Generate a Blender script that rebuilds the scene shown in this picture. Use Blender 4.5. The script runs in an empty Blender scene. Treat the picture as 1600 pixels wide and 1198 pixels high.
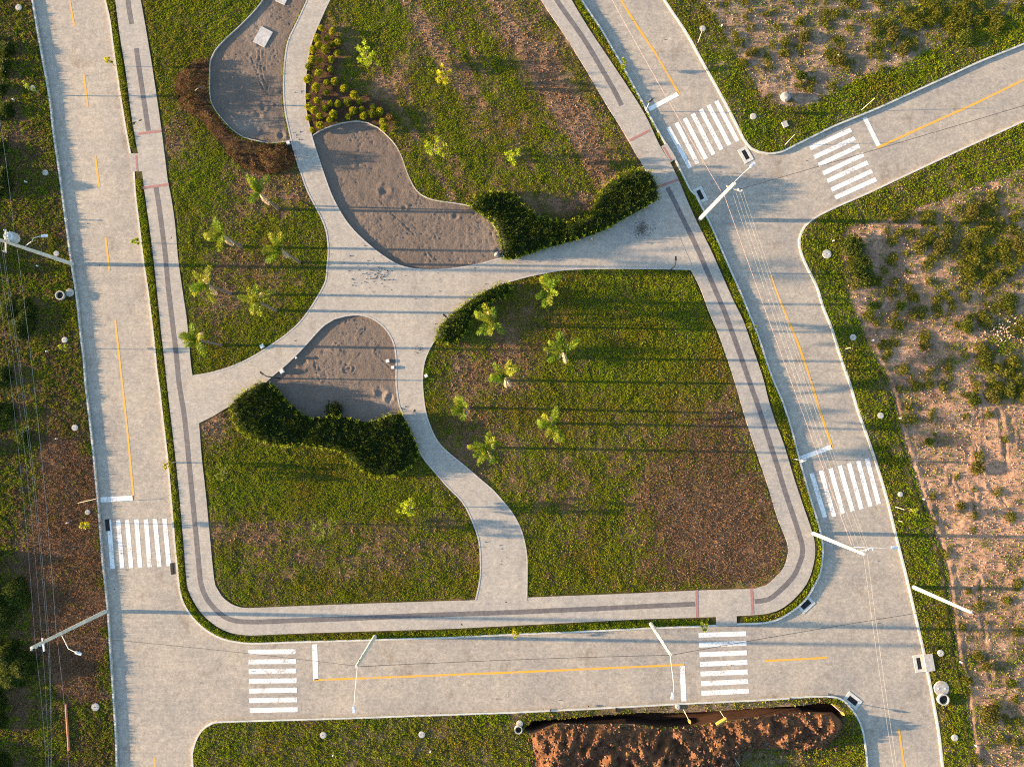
import bpy, math, random
import numpy as np
from mathutils import Vector, Matrix, geometry

rng = np.random.default_rng(11)
random.seed(11)
SC = bpy.context.scene
COL = SC.collection

# ------------------------------------------------------------------ camera model
F, CU, CV, H = 1067.0, 800.0, 599.0, 66.7
NADIR = (803.0, 642.0)
d = np.array([NADIR[0] - CU, -(NADIR[1] - CV), -F]); d /= np.linalg.norm(d)
zr = -d
xr = np.array([1.0, 0, 0]); xr -= zr * xr.dot(zr); xr /= np.linalg.norm(xr)
yr = np.cross(zr, xr)
R = np.array([xr, yr, zr])                     # camera space -> world space

def pw(u, v, z=0.0):
    u = np.asarray(u, float); v = np.asarray(v, float)
    c = np.stack([u - CU, -(v - CV), np.full(u.shape, -F)], -1)
    w = c @ R.T
    t = (H - z) / (-w[..., 2])
    return np.stack([w[..., 0] * t, w[..., 1] * t, np.full(u.shape, z) if np.isscalar(z) else z], -1)

def proj(x, y, z=0.15):
    p = np.stack([x, y, np.full(np.shape(x), z - H)], -1) @ R
    return CU + F * p[..., 0] / -p[..., 2], CV - F * p[..., 1] / -p[..., 2]

def P(u, v, z=0.0):
    return Vector(pw(u, v, z))

def W2(pts, z=0.15):
    a = np.array(pts, float)
    return pw(a[:, 0], a[:, 1], z)[:, :2]

# ------------------------------------------------------------------ numeric helpers
def _hash(ix, iy, s):
    h = (ix.astype(np.int64) * 374761393 + iy.astype(np.int64) * 668265263 + s * 974634777) & 0xFFFFFFFF
    h = ((h ^ (h >> 13)) * 1274126177) & 0xFFFFFFFF
    h = h ^ (h >> 16)
    return (h & 0xFFFFFF) / float(0xFFFFFF)

def vnoise(x, y, s=0):
    x = np.asarray(x, float); y = np.asarray(y, float)
    ix = np.floor(x); iy = np.floor(y); fx = x - ix; fy = y - iy
    fx = fx * fx * (3 - 2 * fx); fy = fy * fy * (3 - 2 * fy)
    a = _hash(ix, iy, s); b = _hash(ix + 1, iy, s); c = _hash(ix, iy + 1, s); e = _hash(ix + 1, iy + 1, s)
    return (a * (1 - fx) + b * fx) * (1 - fy) + (c * (1 - fx) + e * fx) * fy

def fbm(x, y, s=0, o=4):
    t = 0; a = 0.5; n = 0
    for k in range(o):
        t = t + a * vnoise(x * 2 ** k + 17.3 * k, y * 2 ** k - 9.1 * k, s + k); n += a; a *= 0.55
    return t / n

def pip(px, py, poly):
    poly = np.asarray(poly); ins = np.zeros(px.shape, bool)
    x0, y0 = poly[-1]
    for x1, y1 in poly:
        c = ((y1 > py) != (y0 > py))
        if y1 != y0:
            ins ^= c & (px < (x0 - x1) * (py - y1) / (y0 - y1) + x1)
        x0, y0 = x1, y1
    return ins

def pdist(px, py, line, closed=True):
    line = np.asarray(line); dm = np.full(px.shape, 1e9)
    n = len(line)
    for i in range(n if closed else n - 1):
        ax, ay = line[i]; bx, by = line[(i + 1) % n]
        dx, dy = bx - ax, by - ay; L = dx * dx + dy * dy + 1e-12
        t = np.clip(((px - ax) * dx + (py - ay) * dy) / L, 0, 1)
        dm = np.minimum(dm, (px - ax - t * dx) ** 2 + (py - ay - t * dy) ** 2)
    return np.sqrt(dm)

def sm(pts, step=7.0):
    """Catmull-Rom through traced points."""
    p = [np.array(pts[0], float)]
    for a in pts[1:]:                              # split long straights so that the curve cannot overshoot
        a = np.array(a, float); n = int(np.linalg.norm(a - p[-1]) // 60) + 1; b = p[-1]
        p += [b + (a - b) * (k + 1) / n for k in range(n)]
    p = np.array(p); q = np.vstack([2 * p[0] - p[1], p, 2 * p[-1] - p[-2]]); out = []
    for i in range(1, len(q) - 2):
        n = max(1, int(np.linalg.norm(q[i + 1] - q[i]) / step))
        for k in range(n):
            t = k / n; t2 = t * t; t3 = t2 * t
            out.append(0.5 * (2 * q[i] + (q[i + 1] - q[i - 1]) * t + (2 * q[i - 1] - 5 * q[i] + 4 * q[i + 1] - q[i + 2]) * t2
                              + (3 * q[i] - q[i - 1] - 3 * q[i + 1] + q[i + 2]) * t3))
    out.append(p[-1])
    return [tuple(o) for o in out]

def offs(line, dist):
    """offset an open world polyline to its left by dist"""
    l = np.asarray(line, float)
    t = np.gradient(l, axis=0); t /= np.linalg.norm(t, axis=1)[:, None] + 1e-9
    return l + np.stack([-t[:, 1], t[:, 0]], 1) * dist

# ------------------------------------------------------------------ objects, tags, meshes
def tag(o, label=None, cat=None, group=None, kind=None):
    if label: o['label'] = label
    if cat: o['category'] = cat
    if group: o['group'] = group
    if kind: o['kind'] = kind
    return o

def empty(name, loc, label, cat, group=None, rz=0.0):
    o = bpy.data.objects.new(name, None); COL.objects.link(o)
    o.empty_display_size = 0.3
    o.location = loc; o.rotation_euler = (0, 0, rz)
    return tag(o, label, cat, group)

def mesh_np(name, v, f, mat, parent=None, smooth=False, col=None, loc=None):
    v = np.asarray(v, np.float32)
    me = bpy.data.meshes.new(name)
    if isinstance(f, np.ndarray):
        m, k = f.shape
        me.vertices.add(len(v)); me.vertices.foreach_set('co', v.ravel())
        me.loops.add(m * k); me.loops.foreach_set('vertex_index', f.astype(np.int32).ravel())
        me.polygons.add(m); me.polygons.foreach_set('loop_start', np.arange(0, m * k, k, dtype=np.int32))
        me.update(calc_edges=True)
    else:
        me.from_pydata([tuple(map(float, q)) for q in v], [], f); me.update()
    if col is not None:
        a = me.color_attributes.new('Col', 'FLOAT_COLOR', 'POINT')
        c = np.ones((len(v), 4), np.float32); c[:, :3] = col
        a.data.foreach_set('color', c.ravel())
    if smooth:
        me.polygons.foreach_set('use_smooth', np.ones(len(me.polygons), bool))
    for m_ in (mat if isinstance(mat, (list, tuple)) else [mat]):
        me.materials.append(m_)
    o = bpy.data.objects.new(name, me); COL.objects.link(o)
    if parent is not None: o.parent = parent
    if loc is not None: o.location = loc
    return o

class G:
    def __init__(s): s.v = []; s.f = []
    def add(s, v, f):
        b = len(s.v); s.v += [tuple(map(float, q)) for q in v]; s.f += [tuple(b + i for i in q) for q in f]; return s
    def tube(s, pts, r, n=8, caps=True):
        pts = [Vector(p) for p in pts]; m = len(pts)
        if not hasattr(r, '__len__'): r = [r] * m
        V = []; Fc = []; up = None
        for i, p in enumerate(pts):
            t = (pts[min(i + 1, m - 1)] - pts[max(i - 1, 0)]).normalized()
            if up is None: up = Vector((0, 0, 1)) if abs(t.z) < 0.9 else Vector((1, 0, 0))
            a = t.cross(up).normalized(); b = t.cross(a).normalized(); up = -b if False else up
            for k in range(n):
                q = 2 * math.pi * k / n
                V.append(p + a * math.cos(q) * r[i] + b * math.sin(q) * r[i])
        for i in range(m - 1):
            for k in range(n):
                Fc.append((i * n + k, i * n + (k + 1) % n, (i + 1) * n + (k + 1) % n, (i + 1) * n + k))
        if caps:
            Fc.append(tuple(range(n - 1, -1, -1))); Fc.append(tuple((m - 1) * n + k for k in range(n)))
        return s.add(V, Fc)
    def box(s, c, size, rz=0.0, tilt=None):
        hx, hy, hz = size[0] / 2, size[1] / 2, size[2] / 2
        M = Matrix.Rotation(rz, 3, 'Z')
        if tilt is not None: M = tilt
        V = [Vector(c) + M @ Vector((x * hx, y * hy, z * hz)) for z in (-1, 1) for x, y in ((-1, -1), (1, -1), (1, 1), (-1, 1))]
        return s.add(V, [(3, 2, 1, 0), (4, 5, 6, 7), (0, 1, 5, 4), (1, 2, 6, 5), (2, 3, 7, 6), (3, 0, 4, 7)])
    def lathe(s, c, prof, n=16):
        c = Vector(c); V = []; Fc = []
        for r, z in prof:
            for k in range(n):
                q = 2 * math.pi * k / n; V.append(c + Vector((r * math.cos(q), r * math.sin(q), z)))
        for i in range(len(prof) - 1):
            for k in range(n):
                Fc.append((i * n + k, i * n + (k + 1) % n, (i + 1) * n + (k + 1) % n, (i + 1) * n + k))
        Fc.append(tuple(range(n - 1, -1, -1))); Fc.append(tuple((len(prof) - 1) * n + k for k in range(n)))
        return s.add(V, Fc)
    def build(s, name, mat, parent=None, off=None, smooth=False, loc=None):
        v = np.array(s.v, float)
        if off is not None: v = v - np.array(off, float)[None, :]
        return mesh_np(name, v, s.f, mat, parent, smooth, None, loc)

def prism_geo(poly, z0, z1):
    poly = [tuple(p) for p in poly]; n = len(poly)
    area = sum(poly[i][0] * poly[(i + 1) % n][1] - poly[(i + 1) % n][0] * poly[i][1] for i in range(n))
    if area < 0: poly = poly[::-1]
    v = [(x, y, z1) for x, y in poly] + [(x, y, z0) for x, y in poly]
    tri = geometry.tessellate_polygon([[Vector((x, y, 0)) for x, y in poly]])
    f = []
    for a, b, c in tri:
        pa, pb, pc = poly[a], poly[b], poly[c]
        cr = (pb[0] - pa[0]) * (pc[1] - pa[1]) - (pb[1] - pa[1]) * (pc[0] - pa[0])
        f.append((a, b, c) if cr > 0 else (a, c, b))
    for i in range(n):
        j = (i + 1) % n
        f.append((i, n + i, n + j, j))
    return v, f

def prism(name, poly, z0, z1, mat, parent=None, kind=None):
    v, f = prism_geo(poly, z0, z1)
    o = mesh_np(name, v, f, mat, parent)
    if kind: o['kind'] = kind
    return o

def ribbon(name, line, w, z, mat, parent=None, thick=0.0):
    """flat strip (or prism strip) centred on an open world polyline"""
    a = offs(line, w / 2); b = offs(line, -w / 2); n = len(a)
    v = [(x, y, z) for x, y in a] + [(x, y, z) for x, y in b]
    f = [(i, n + i, n + i + 1, i + 1) for i in range(n - 1)]
    if thick:
        v += [(x, y, z - thick) for x, y in a] + [(x, y, z - thick) for x, y in b]
        for i in range(n - 1):
            f.append((2 * n + i, i, i + 1, 2 * n + i + 1)); f.append((n + i, 3 * n + i, 3 * n + i + 1, n + i + 1))
        f.append((0, 2 * n, 3 * n, n)); f.append((n - 1, 2 * n - 1, 4 * n - 1, 3 * n - 1))
    return mesh_np(name, v, f, mat, parent)

# ------------------------------------------------------------------ materials
def M_(name):
    m = bpy.data.materials.new(name); m.use_nodes = True
    nt = m.node_tree; b = nt.nodes['Principled BSDF']
    b.inputs['Specular IOR Level'].default_value = 0.25
    return m, nt, b

def ramp(nt, fac, stops):
    r = nt.nodes.new('ShaderNodeValToRGB'); el = r.color_ramp.elements
    while len(el) < len(stops): el.new(0.5)
    for e, (p, c) in zip(el, stops): e.position = p; e.color = (*c, 1)
    nt.links.new(fac, r.inputs[0]); return r.outputs[0]

def noise(nt, scale, detail=4, rough=0.6, coord='Object', stretch=None):
    tc = nt.nodes.new('ShaderNodeTexCoord'); n = nt.nodes.new('ShaderNodeTexNoise')
    n.inputs['Scale'].default_value = scale; n.inputs['Detail'].default_value = detail; n.inputs['Roughness'].default_value = rough
    src = tc.outputs[coord]
    if stretch:
        mp = nt.nodes.new('ShaderNodeMapping'); mp.inputs['Scale'].default_value = stretch
        nt.links.new(src, mp.inputs[0]); src = mp.outputs[0]
    nt.links.new(src, n.inputs['Vector']); return n.outputs['Fac']

def mixc(nt, a, b, fac, mode='MIX'):
    m = nt.nodes.new('ShaderNodeMix'); m.data_type = 'RGBA'; m.blend_type = mode
    for s, i in ((a, 6), (b, 7)):
        if isinstance(s, tuple): m.inputs[i].default_value = (*s, 1)
        else: nt.links.new(s, m.inputs[i])
    if isinstance(fac, (int, float)): m.inputs[0].default_value = fac
    else: nt.links.new(fac, m.inputs[0])
    return m.outputs[2]

def bump(nt, b, h, strength=0.5, dist=0.05):
    n = nt.nodes.new('ShaderNodeBump'); n.inputs['Strength'].default_value = strength; n.inputs['Distance'].default_value = dist
    nt.links.new(h, n.inputs['Height']); nt.links.new(n.outputs[0], b.inputs['Normal'])

def plain(name, c, rough=0.6, metal=0.0, var=0.25, scale=6.0, bs=0.0):
    m, nt, b = M_(name)
    n = noise(nt, scale)
    col = ramp(nt, n, [(0.3, tuple(x * (1 - var) for x in c)), (0.7, tuple(min(1, x * (1 + var * 0.6)) for x in c))])
    nt.links.new(col, b.inputs['Base Color'])
    b.inputs['Roughness'].default_value = rough; b.inputs['Metallic'].default_value = metal
    if bs: bump(nt, b, noise(nt, scale * 4), bs, 0.02)
    return m

def paver(name, c, joint=0.72, scale=1.0, blot=0.22, warm=(1.05, 1.0, 0.93), stain=0.8, grain=1.0):
    m, nt, b = M_(name)
    tc = nt.nodes.new('ShaderNodeTexCoord')
    br = nt.nodes.new('ShaderNodeTexBrick')
    br.inputs['Color1'].default_value = (*[x * 0.92 for x in c], 1)
    br.inputs['Color2'].default_value = (*[x * 1.08 for x in c], 1)
    br.inputs['Mortar'].default_value = (*[x * joint * 0.7 for x in c], 1)
    br.inputs['Scale'].default_value = 4.2 * scale; br.inputs['Mortar Size'].default_value = 0.02
    br.inputs['Brick Width'].default_value = 0.9; br.inputs['Row Height'].default_value = 0.5
    nt.links.new(tc.outputs['Object'], br.inputs['Vector'])
    big = noise(nt, 0.2, 7, 0.68)
    mid = noise(nt, 1.6, 5, 0.7)
    fine = noise(nt, 3.6, 7, 0.9)
    c1 = mixc(nt, br.outputs['Color'], ramp(nt, big, [(0.32, (1 - blot, 1 - blot, 1 - blot * 0.9)), (0.68, warm)]), 1.0, 'MULTIPLY')
    c2 = mixc(nt, c1, ramp(nt, mid, [(0.3, (1 - .17 * grain,) * 3), (0.7, (1 + .11 * grain,) * 3)]), 1.0, 'MULTIPLY')
    c3 = mixc(nt, c2, ramp(nt, fine, [(0.30, (1 - .38 * grain,) * 3), (0.70, (1 + .3 * grain,) * 3)]), 1.0, 'MULTIPLY')
    st = noise(nt, 0.45, 8, 0.72, stretch=(1.0, 0.6, 1.0))
    c3 = mixc(nt, c3, ramp(nt, st, [(0.56, (1, 1, 1)), (0.66, (0.80, 0.76, 0.72)), (0.78, (0.70, 0.66, 0.62))]), stain, 'MULTIPLY')
    nt.links.new(c3, b.inputs['Base Color']); b.inputs['Roughness'].default_value = 0.85
    bump(nt, b, mixc(nt, fine, br.outputs['Fac'], 0.3), 0.25, 0.012)
    return m

def paint(name, c, wear):
    m, nt, b = M_(name)
    n1 = noise(nt, 5.5, 7, 0.85); n2 = noise(nt, 0.7, 3, 0.6)
    mx = nt.nodes.new('ShaderNodeMath'); mx.operation = 'MULTIPLY'; nt.links.new(n1, mx.inputs[0]); nt.links.new(ramp(nt, n2, [(.3, (.8, .8, .8)), (.7, (1.1, 1.1, 1.1))]), mx.inputs[1])
    f = ramp(nt, mx.outputs[0], [(wear, (0, 0, 0)), (wear + .07, (1, 1, 1))])
    body = ramp(nt, noise(nt, 2.2, 5, 0.7), [(.3, tuple(x * .86 for x in c)), (.7, c)])
    nt.links.new(mixc(nt, (0.27, 0.24, 0.22), body, f), b.inputs['Base Color']); b.inputs['Roughness'].default_value = .75
    return m

def vcol(name, rough=0.75, trans=0.0, fine=(0.7, 1.25), fscale=7.0, bs=0.0, bscale=5.0, spec=0.05):
    m, nt, b = M_(name); b.inputs['Specular IOR Level'].default_value = spec
    at = nt.nodes.new('ShaderNodeAttribute'); at.attribute_name = 'Col'
    col = at.outputs['Color']
    if fine:
        f = noise(nt, fscale, 5, 0.75)
        col = mixc(nt, col, ramp(nt, f, [(0.28, (fine[0],) * 3), (0.72, (fine[1],) * 3)]), 1.0, 'MULTIPLY')
    nt.links.new(col, b.inputs['Base Color']); b.inputs['Roughness'].default_value = rough
    if bs: bump(nt, b, noise(nt, bscale, 8, 0.75), bs, 0.16)
    if trans:
        t = nt.nodes.new('ShaderNodeBsdfTranslucent'); mx = nt.nodes.new('ShaderNodeMixShader')
        nt.links.new(col, t.inputs['Color']); mx.inputs[0].default_value = trans
        nt.links.new(b.outputs[0], mx.inputs[1]); nt.links.new(t.outputs[0], mx.inputs[2])
        nt.links.new(mx.outputs[0], nt.nodes['Material Output'].inputs['Surface'])
    return m

MT = dict(
    road=paver('road_pavers', (0.322, 0.283, 0.242), blot=0.27, stain=1.0, grain=.95),
    walk=paver('sidewalk_pavers', (0.308, 0.278, 0.248), blot=0.13, stain=.4, grain=.7),
    path=paver('path_pavers', (0.318, 0.286, 0.252), blot=0.17, stain=.7, grain=.7),
    band=paver('dark_pavers', (0.122, 0.110, 0.112), blot=0.1),
    red=plain('red_pavers', (0.27, 0.125, 0.11), 0.85, 0, 0.25, 9),
    kerb=plain('kerb_concrete', (0.40, 0.38, 0.34), 0.85, 0, 0.2, 3),
    edging=plain('edging_concrete', (0.33, 0.30, 0.275), 0.85, 0, 0.25, 4),
    white=paint('white_paint', (0.62, 0.59, 0.56), .385),
    yellow=paint('yellow_paint', (0.58, 0.28, 0.02), .39),
    soil=vcol('soil', 0.9, 0, (0.5, 1.45), 4.0, 1.0, 3.6),
    sand=vcol('sand', 0.92, 0, (0.78, 1.2), 5.0, 0.35, 6.0),
    clod=vcol('clods', 0.9, 0, None),
    grass=vcol('grass_blades', 0.6, 0.28, None),
    leaf=vcol('leaves', 0.5, 0.32, None),
    hedge=vcol('hedge_leaves', 0.5, 0.25, None),
    conc=plain('pole_concrete', (0.40, 0.38, 0.345), 0.85, 0, 0.28, 2.5),
    slab=plain('cast_concrete', (0.31, 0.285, 0.26), 0.85, 0, 0.3, 5, 0.2),
    galv=plain('galvanised_steel', (0.60, 0.61, 0.63), 0.4, 0.5, 0.15, 5),
    wood=plain('timber', (0.46, 0.38, 0.27), 0.8, 0, 0.3, 8),
    bark=plain('bark', (0.22, 0.18, 0.14), 0.9, 0, 0.3, 9, 0.4),
    palmbark=plain('palm_bark', (0.13, 0.10, 0.085), 0.9, 0, 0.3, 14, 0.5),
    black=plain('black_steel', (0.02, 0.02, 0.022), 0.5, 0.2, 0.2, 5),
    dark=plain('dark_iron_and_shade', (0.012, 0.011, 0.012), 0.7, 0.0, 0.3, 9),  # iron parts, and the painted dark of drain and shaft openings
    wire=plain('aluminium_wire', (0.27, 0.26, 0.24), 0.6, 0.0, 0.1, 5),
    cable=plain('black_cable', (0.035, 0.03, 0.03), 0.6, 0, 0.1, 5),
    rcable=plain('red_cable_glints', (0.34, 0.22, 0.20), 0.6, 0, 0.6, 3),  # strong pale mottling paints sun glints along the cable
    trans=plain('transformer_paint', (0.36, 0.39, 0.43), 0.4, 0.1, 0.15, 5),
    porc=plain('porcelain', (0.28, 0.31, 0.35), 0.25, 0, 0.1, 5),
    rust=plain('red_pipe', (0.42, 0.12, 0.06), 0.6, 0, 0.3, 6),
    pipe=plain('yellow_clay', (0.30, 0.19, 0.035), 0.5, 0, 0.2, 6),
    rock=plain('boulder', (0.17, 0.168, 0.17), 0.9, 0, 0.3, 6, 0.4),
    pale=plain('white_plastic', (0.46, 0.46, 0.45), 0.5, 0, 0.08, 5),
    sign=plain('sign_back', (0.05, 0.05, 0.055), 0.5, 0.4, 0.2, 5),
)

# ------------------------------------------------------------------ traced outlines (photo pixels)
A_edge = [(-18, -420), (52, 0), (60, 48), (70, 103), (79, 155), (85, 208), (93, 262), (98, 300), (104, 345), (113, 412), (121, 462),
          (127, 520), (132, 560), (135, 600), (142, 660), (148, 715), (154, 780), (158, 830), (162, 880), (164, 898), (170, 955),
          (174, 1020), (178, 1080), (182, 1140), (184, 1198), (196, 1620)]
B_left = [(92, -420), (163, 0), (170, 30), (178, 90), (187, 150), (196, 205), (203, 243), (208, 268), (210, 300), (216, 350), (222, 400),
          (230, 455), (238, 520), (244, 580), (247, 600), (254, 660), (261, 720), (267, 790), (272, 850), (277, 898), (280, 925),
          (287, 945), (300, 965), (320, 984), (345, 998), (370, 1004), (400, 1006), (500, 1003), (600, 1000), (700, 997), (800, 992),
          (900, 988), (1000, 983), (1100, 979), (1150, 976), (1200, 973), (1230, 961), (1258, 939), (1275, 912), (1283, 893),
          (1287, 863), (1285, 838), (1278, 812), (1268, 780), (1258, 745), (1247, 705), (1235, 660), (1222, 622), (1212, 600),
          (1200, 568), (1186, 525), (1161, 463), (1133, 400), (1111, 350), (1088, 305), (1080, 297), (1055, 247), (1040, 223),
          (1020, 188), (1005, 160), (975, 105), (940, 45), (910, 0), (700, -420)]
S_out = [(110, -420), (180, 0), (188, 60), (197, 115), (204, 170), (212, 220), (216, 240), (222, 268), (226, 300), (233, 350), (240, 405),
         (246, 460), (252, 520), (258, 570), (261, 600), (268, 660), (275, 720), (281, 780), (287, 850), (291, 900), (294, 920),
         (303, 940), (317, 960), (337, 977), (360, 988), (390, 992), (420, 991), (500, 988), (600, 985), (700, 982), (800, 977),
         (900, 972), (1000, 967), (1100, 964), (1150, 962), (1200, 958), (1225, 948), (1245, 931), (1260, 912), (1268, 893), (1273, 870),
         (1273, 848), (1268, 828), (1255, 790), (1240, 745), (1225, 695), (1210, 655), (1200, 622), (1192, 590), (1176, 543), (1161, 500), (1146, 470),
         (1126, 425), (1108, 385), (1088, 345), (1068, 300), (1058, 276), (1047, 254), (1030, 226), (1008, 180), (980, 135), (950, 90),
         (920, 45), (893, 0), (683, -420)]
S_in = [(150, -420), (220, 0), (228, 45), (238, 105), (247, 165), (253, 208), (263, 288), (266, 300), (273, 345), (278, 400), (284, 445), (292, 500),
        (299, 575), (303, 600), (311, 661), (315, 712), (322, 775), (328, 838), (333, 890), (337, 915), (346, 930), (360, 942), (377, 948.5), (400, 949),
        (500, 945), (615, 941), (742, 937), (824, 933), (1000, 926), (1087, 922), (1150, 920), (1180, 919), (1197, 914), (1213, 900),
        (1225, 885), (1231, 866), (1230, 848), (1215, 810), (1200, 760), (1178, 695), (1163, 648), (1149, 600), (1136, 560), (1123, 523), (1108, 488),
        (1093, 448), (1079, 422), (1054, 363), (1030, 312), (1008, 265), (993, 240), (975, 208), (945, 160), (913, 105), (875, 45), (845, 0), (620, -420)]
C_edge = [(835, -420), (1037, 0), (1070, 50), (1098, 100), (1126, 150), (1151, 198), (1161, 218), (1173, 233), (1186, 239), (1200, 241.5), (1220, 239),
          (1245, 227), (1300, 200), (1375, 169), (1450, 135), (1526, 100), (1600, 70), (2060, -130)]
D_edge = [(2060, -30), (1600, 188), (1500, 233), (1425, 268), (1357, 300), (1300, 325), (1273, 339), (1256, 354), (1248, 374), (1250, 393), (1257.6, 413),
          (1275, 448), (1285, 480), (1299, 515), (1313, 560), (1327, 600), (1340, 643), (1355, 685), (1370, 730), (1385, 780), (1398, 833),
          (1414.5, 898), (1428, 956), (1443, 1021), (1455.5, 1086), (1465.5, 1143), (1472, 1198), (1530, 1620)]
E_edge = [(296, 1620), (300, 1198), (299, 1176), (303, 1160), (313, 1141), (331, 1128), (351, 1125.5), (400, 1124), (550, 1119.7), (650, 1116), (800, 1111),
          (925, 1105), (1072, 1097), (1200, 1091), (1270, 1086), (1303, 1087), (1320, 1094), (1335, 1111), (1345, 1128), (1350, 1144), (1354, 1171), (1356.5, 1198), (1400, 1620)]

def smx(p): return sm(p, 9.0)
A_s, B_s, SO_s, SI_s, C_s, D_s, E_s = map(smx, (A_edge, B_left, S_out, S_in, C_edge, D_edge, E_edge))
polyA = A_s + [(-560, 1620), (-560, -420)]
polyB = B_s
polyC = C_s + [(2060, -420)]
polyD = D_s + [(2060, 1620)]
polyE = E_s

P_left = [(505, -420), (500, -60), (479, 0), (459, 43), (449, 65), (444, 95), (442, 130), (444, 170), (452.6, 213), (460, 243), (469, 270), (480, 300), (493, 325), (505, 350),
          (510, 368), (512, 393), (510, 418), (508, 438), (500, 455), (488, 475), (470, 500), (450, 519), (425, 537), (400, 553), (376, 565.5), (350, 575.5),
          (326, 582), (302, 586)]
sand2_arc = [(415, 598), (426, 588), (450, 568), (475, 543), (493, 523), (508, 508), (523, 499), (540, 494.5), (560, 493), (578, 497), (595, 508), (607, 522), (615, 540), (618, 563),
             (618, 600), (623, 635), (629, 648)]
P_mid = sand2_arc + [(634, 663), (647, 690), (660, 715), (683, 743), (700.6, 763), (720.6, 783), (733, 805), (743, 830), (748, 850), (749.5, 875), (749.5, 898), (747, 915.5), (742, 937)]
P_right = [(824, 933), (824.5, 898), (824, 868), (819, 840), (812, 820), (800, 799), (787, 783), (771, 765), (751, 748), (728, 728), (705.6, 710), (685.5, 690), (673, 665), (665.5, 640),
           (662, 612.5), (661, 590), (664, 565.5), (672, 545.5), (681, 530), (694, 511), (716, 485), (750, 460), (775, 448), (800, 440), (825, 433), (850, 428), (875, 423.5), (913, 421), (975, 420.5), (1030, 421), (1079, 422)]
P_east = [(1030, 312), (1010, 322), (975, 341), (948, 356), (913, 370), (850, 388), (807, 401), (785, 402)]
sand1_bot = [(785, 402), (776, 404), (751, 411), (713, 418), (675.5, 420.5), (645.5, 419), (625, 414), (608, 405), (588, 391), (568, 374), (553, 359), (540, 343), (528, 323), (517, 300), (503, 260.5), (493, 230), (488, 213)]
P_up = sand1_bot + [(484, 195), (479, 170), (478, 140), (480, 110), (484, 83), (490, 60), (499, 38), (508, 17.5), (516.5, 0), (545, -60), (550, -420)]
poly_path = smx(P_left) + [(297, 588), (306, 663), (311, 661), (333, 650), (358, 635)] + smx(P_mid) + [(742, 942), (824, 938)] + smx(P_right) + [(1084, 421), (1035, 310)] + smx(P_east)[:-1] + smx(P_up)
sand1_top = [(488, 213), (500, 205), (520, 197), (540, 192), (560, 190), (575, 193), (590, 200), (605, 213), (618, 228), (628, 248), (635.5, 270.5), (650, 298), (668, 310), (688, 315),
             (728, 321), (751, 330), (768, 348), (778, 365), (784, 385), (785, 402)]
sand0_left = [(455, 219), (437.6, 222), (412.5, 222), (400, 219), (381, 214), (361, 200), (343, 180), (332, 163), (328, 145), (328, 120), (329, 95), (336, 80), (351, 63), (376, 40), (400, 15), (413, -3), (440, -60), (470, -100)]
sand0_right = [(470, -100), (497, -60), (477, 0), (457, 43), (447, 65), (442, 95), (440, 130), (442, 170), (450, 213), (455, 219)]
poly_sand1 = smx(sand1_top) + smx(sand1_bot)[1:-1]
poly_sand0 = smx(sand0_left) + smx(sand0_right)[1:-1]
poly_sand2 = smx(sand2_arc) + [(615, 668), (560, 672), (500, 668), (460, 650), (437, 612)]
H1 = [(730, 317), (742, 305), (775, 296), (800, 301), (818, 318), (832, 333), (870, 346), (905, 343), (925, 327), (938, 302), (953, 283), (975, 271), (1000, 264), (1016, 270), (1028, 292), (1029, 307),
      (1012, 320), (975, 340), (948, 356), (913, 369), (850, 387), (807, 401), (787, 402), (783, 385), (779, 365), (770, 347), (752, 333)]
H2 = [(362, 652), (360, 632), (372, 618), (392, 604), (408, 596), (424, 601), (437, 616), (455, 634), (475, 650), (500, 653), (520, 650), (545, 654), (570, 660), (590, 655), (610, 648), (626, 646), (634, 660), (646, 686),
      (654, 708), (640, 729), (615, 741), (590, 744), (565, 735), (545, 718), (530, 705), (500, 699), (470, 694), (440, 696), (415, 691), (390, 682), (372, 669)]
H3 = [(680, 530), (683, 515), (695, 500), (712, 485), (732, 469), (757, 455), (780, 443), (793, 442), (798, 450), (788, 461), (770, 468), (750, 480), (738, 494), (728, 516), (715, 531), (698, 536)]
BED_BROWN = [(328, 93), (310, 94), (295, 103), (280, 118), (275, 135), (278, 155), (288, 173), (308, 185), (326, 200), (341, 220), (358, 243), (376, 258), (400, 270), (425, 272), (450, 268), (462, 250),
             (454, 226), (437, 226), (412, 226), (398, 223), (379, 218), (358, 203), (340, 183), (329, 165), (325, 146), (325, 120)]
BED_BALL = [(500, 38), (520, 40), (530, 65), (538, 90), (525, 115), (530, 130), (548, 140), (575, 150), (600, 160), (615, 185), (610, 210), (590, 198), (560, 187), (520, 195), (490, 211), (482, 190), (478, 150), (480, 110), (488, 65)]
SOIL_LEFT = [(85, 655), (125, 690), (150, 740), (156, 800), (163, 900), (168, 980), (160, 1040), (155, 1095), (120, 1098), (100, 1090), (80, 1060), (55, 1020), (45, 960), (40, 900), (45, 830), (60, 760), (66, 700)]
MOUND = [(828, 1142), (870, 1132), (930, 1132), (990, 1133), (1030, 1140), (1080, 1137), (1130, 1128), (1200, 1118), (1260, 1112), (1300, 1112), (1318, 1128), (1308, 1150), (1285, 1168), (1255, 1172), (1200, 1168), (1160, 1172), (1150, 1190), (1148, 1215), (1100, 1240), (950, 1260), (850, 1240), (838, 1198)]
TRENCH = [(818, 1141), (830, 1127), (880, 1122), (940, 1117), (1000, 1113), (1060, 1113), (1110, 1111), (1180, 1106), (1250, 1102), (1292, 1097), (1310, 1104), (1316, 1122), (1308, 1130), (1290, 1118), (1255, 1113), (1200, 1118), (1130, 1127), (1080, 1135), (1030, 1136), (990, 1131), (930, 1131), (870, 1131), (832, 1142)]
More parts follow.
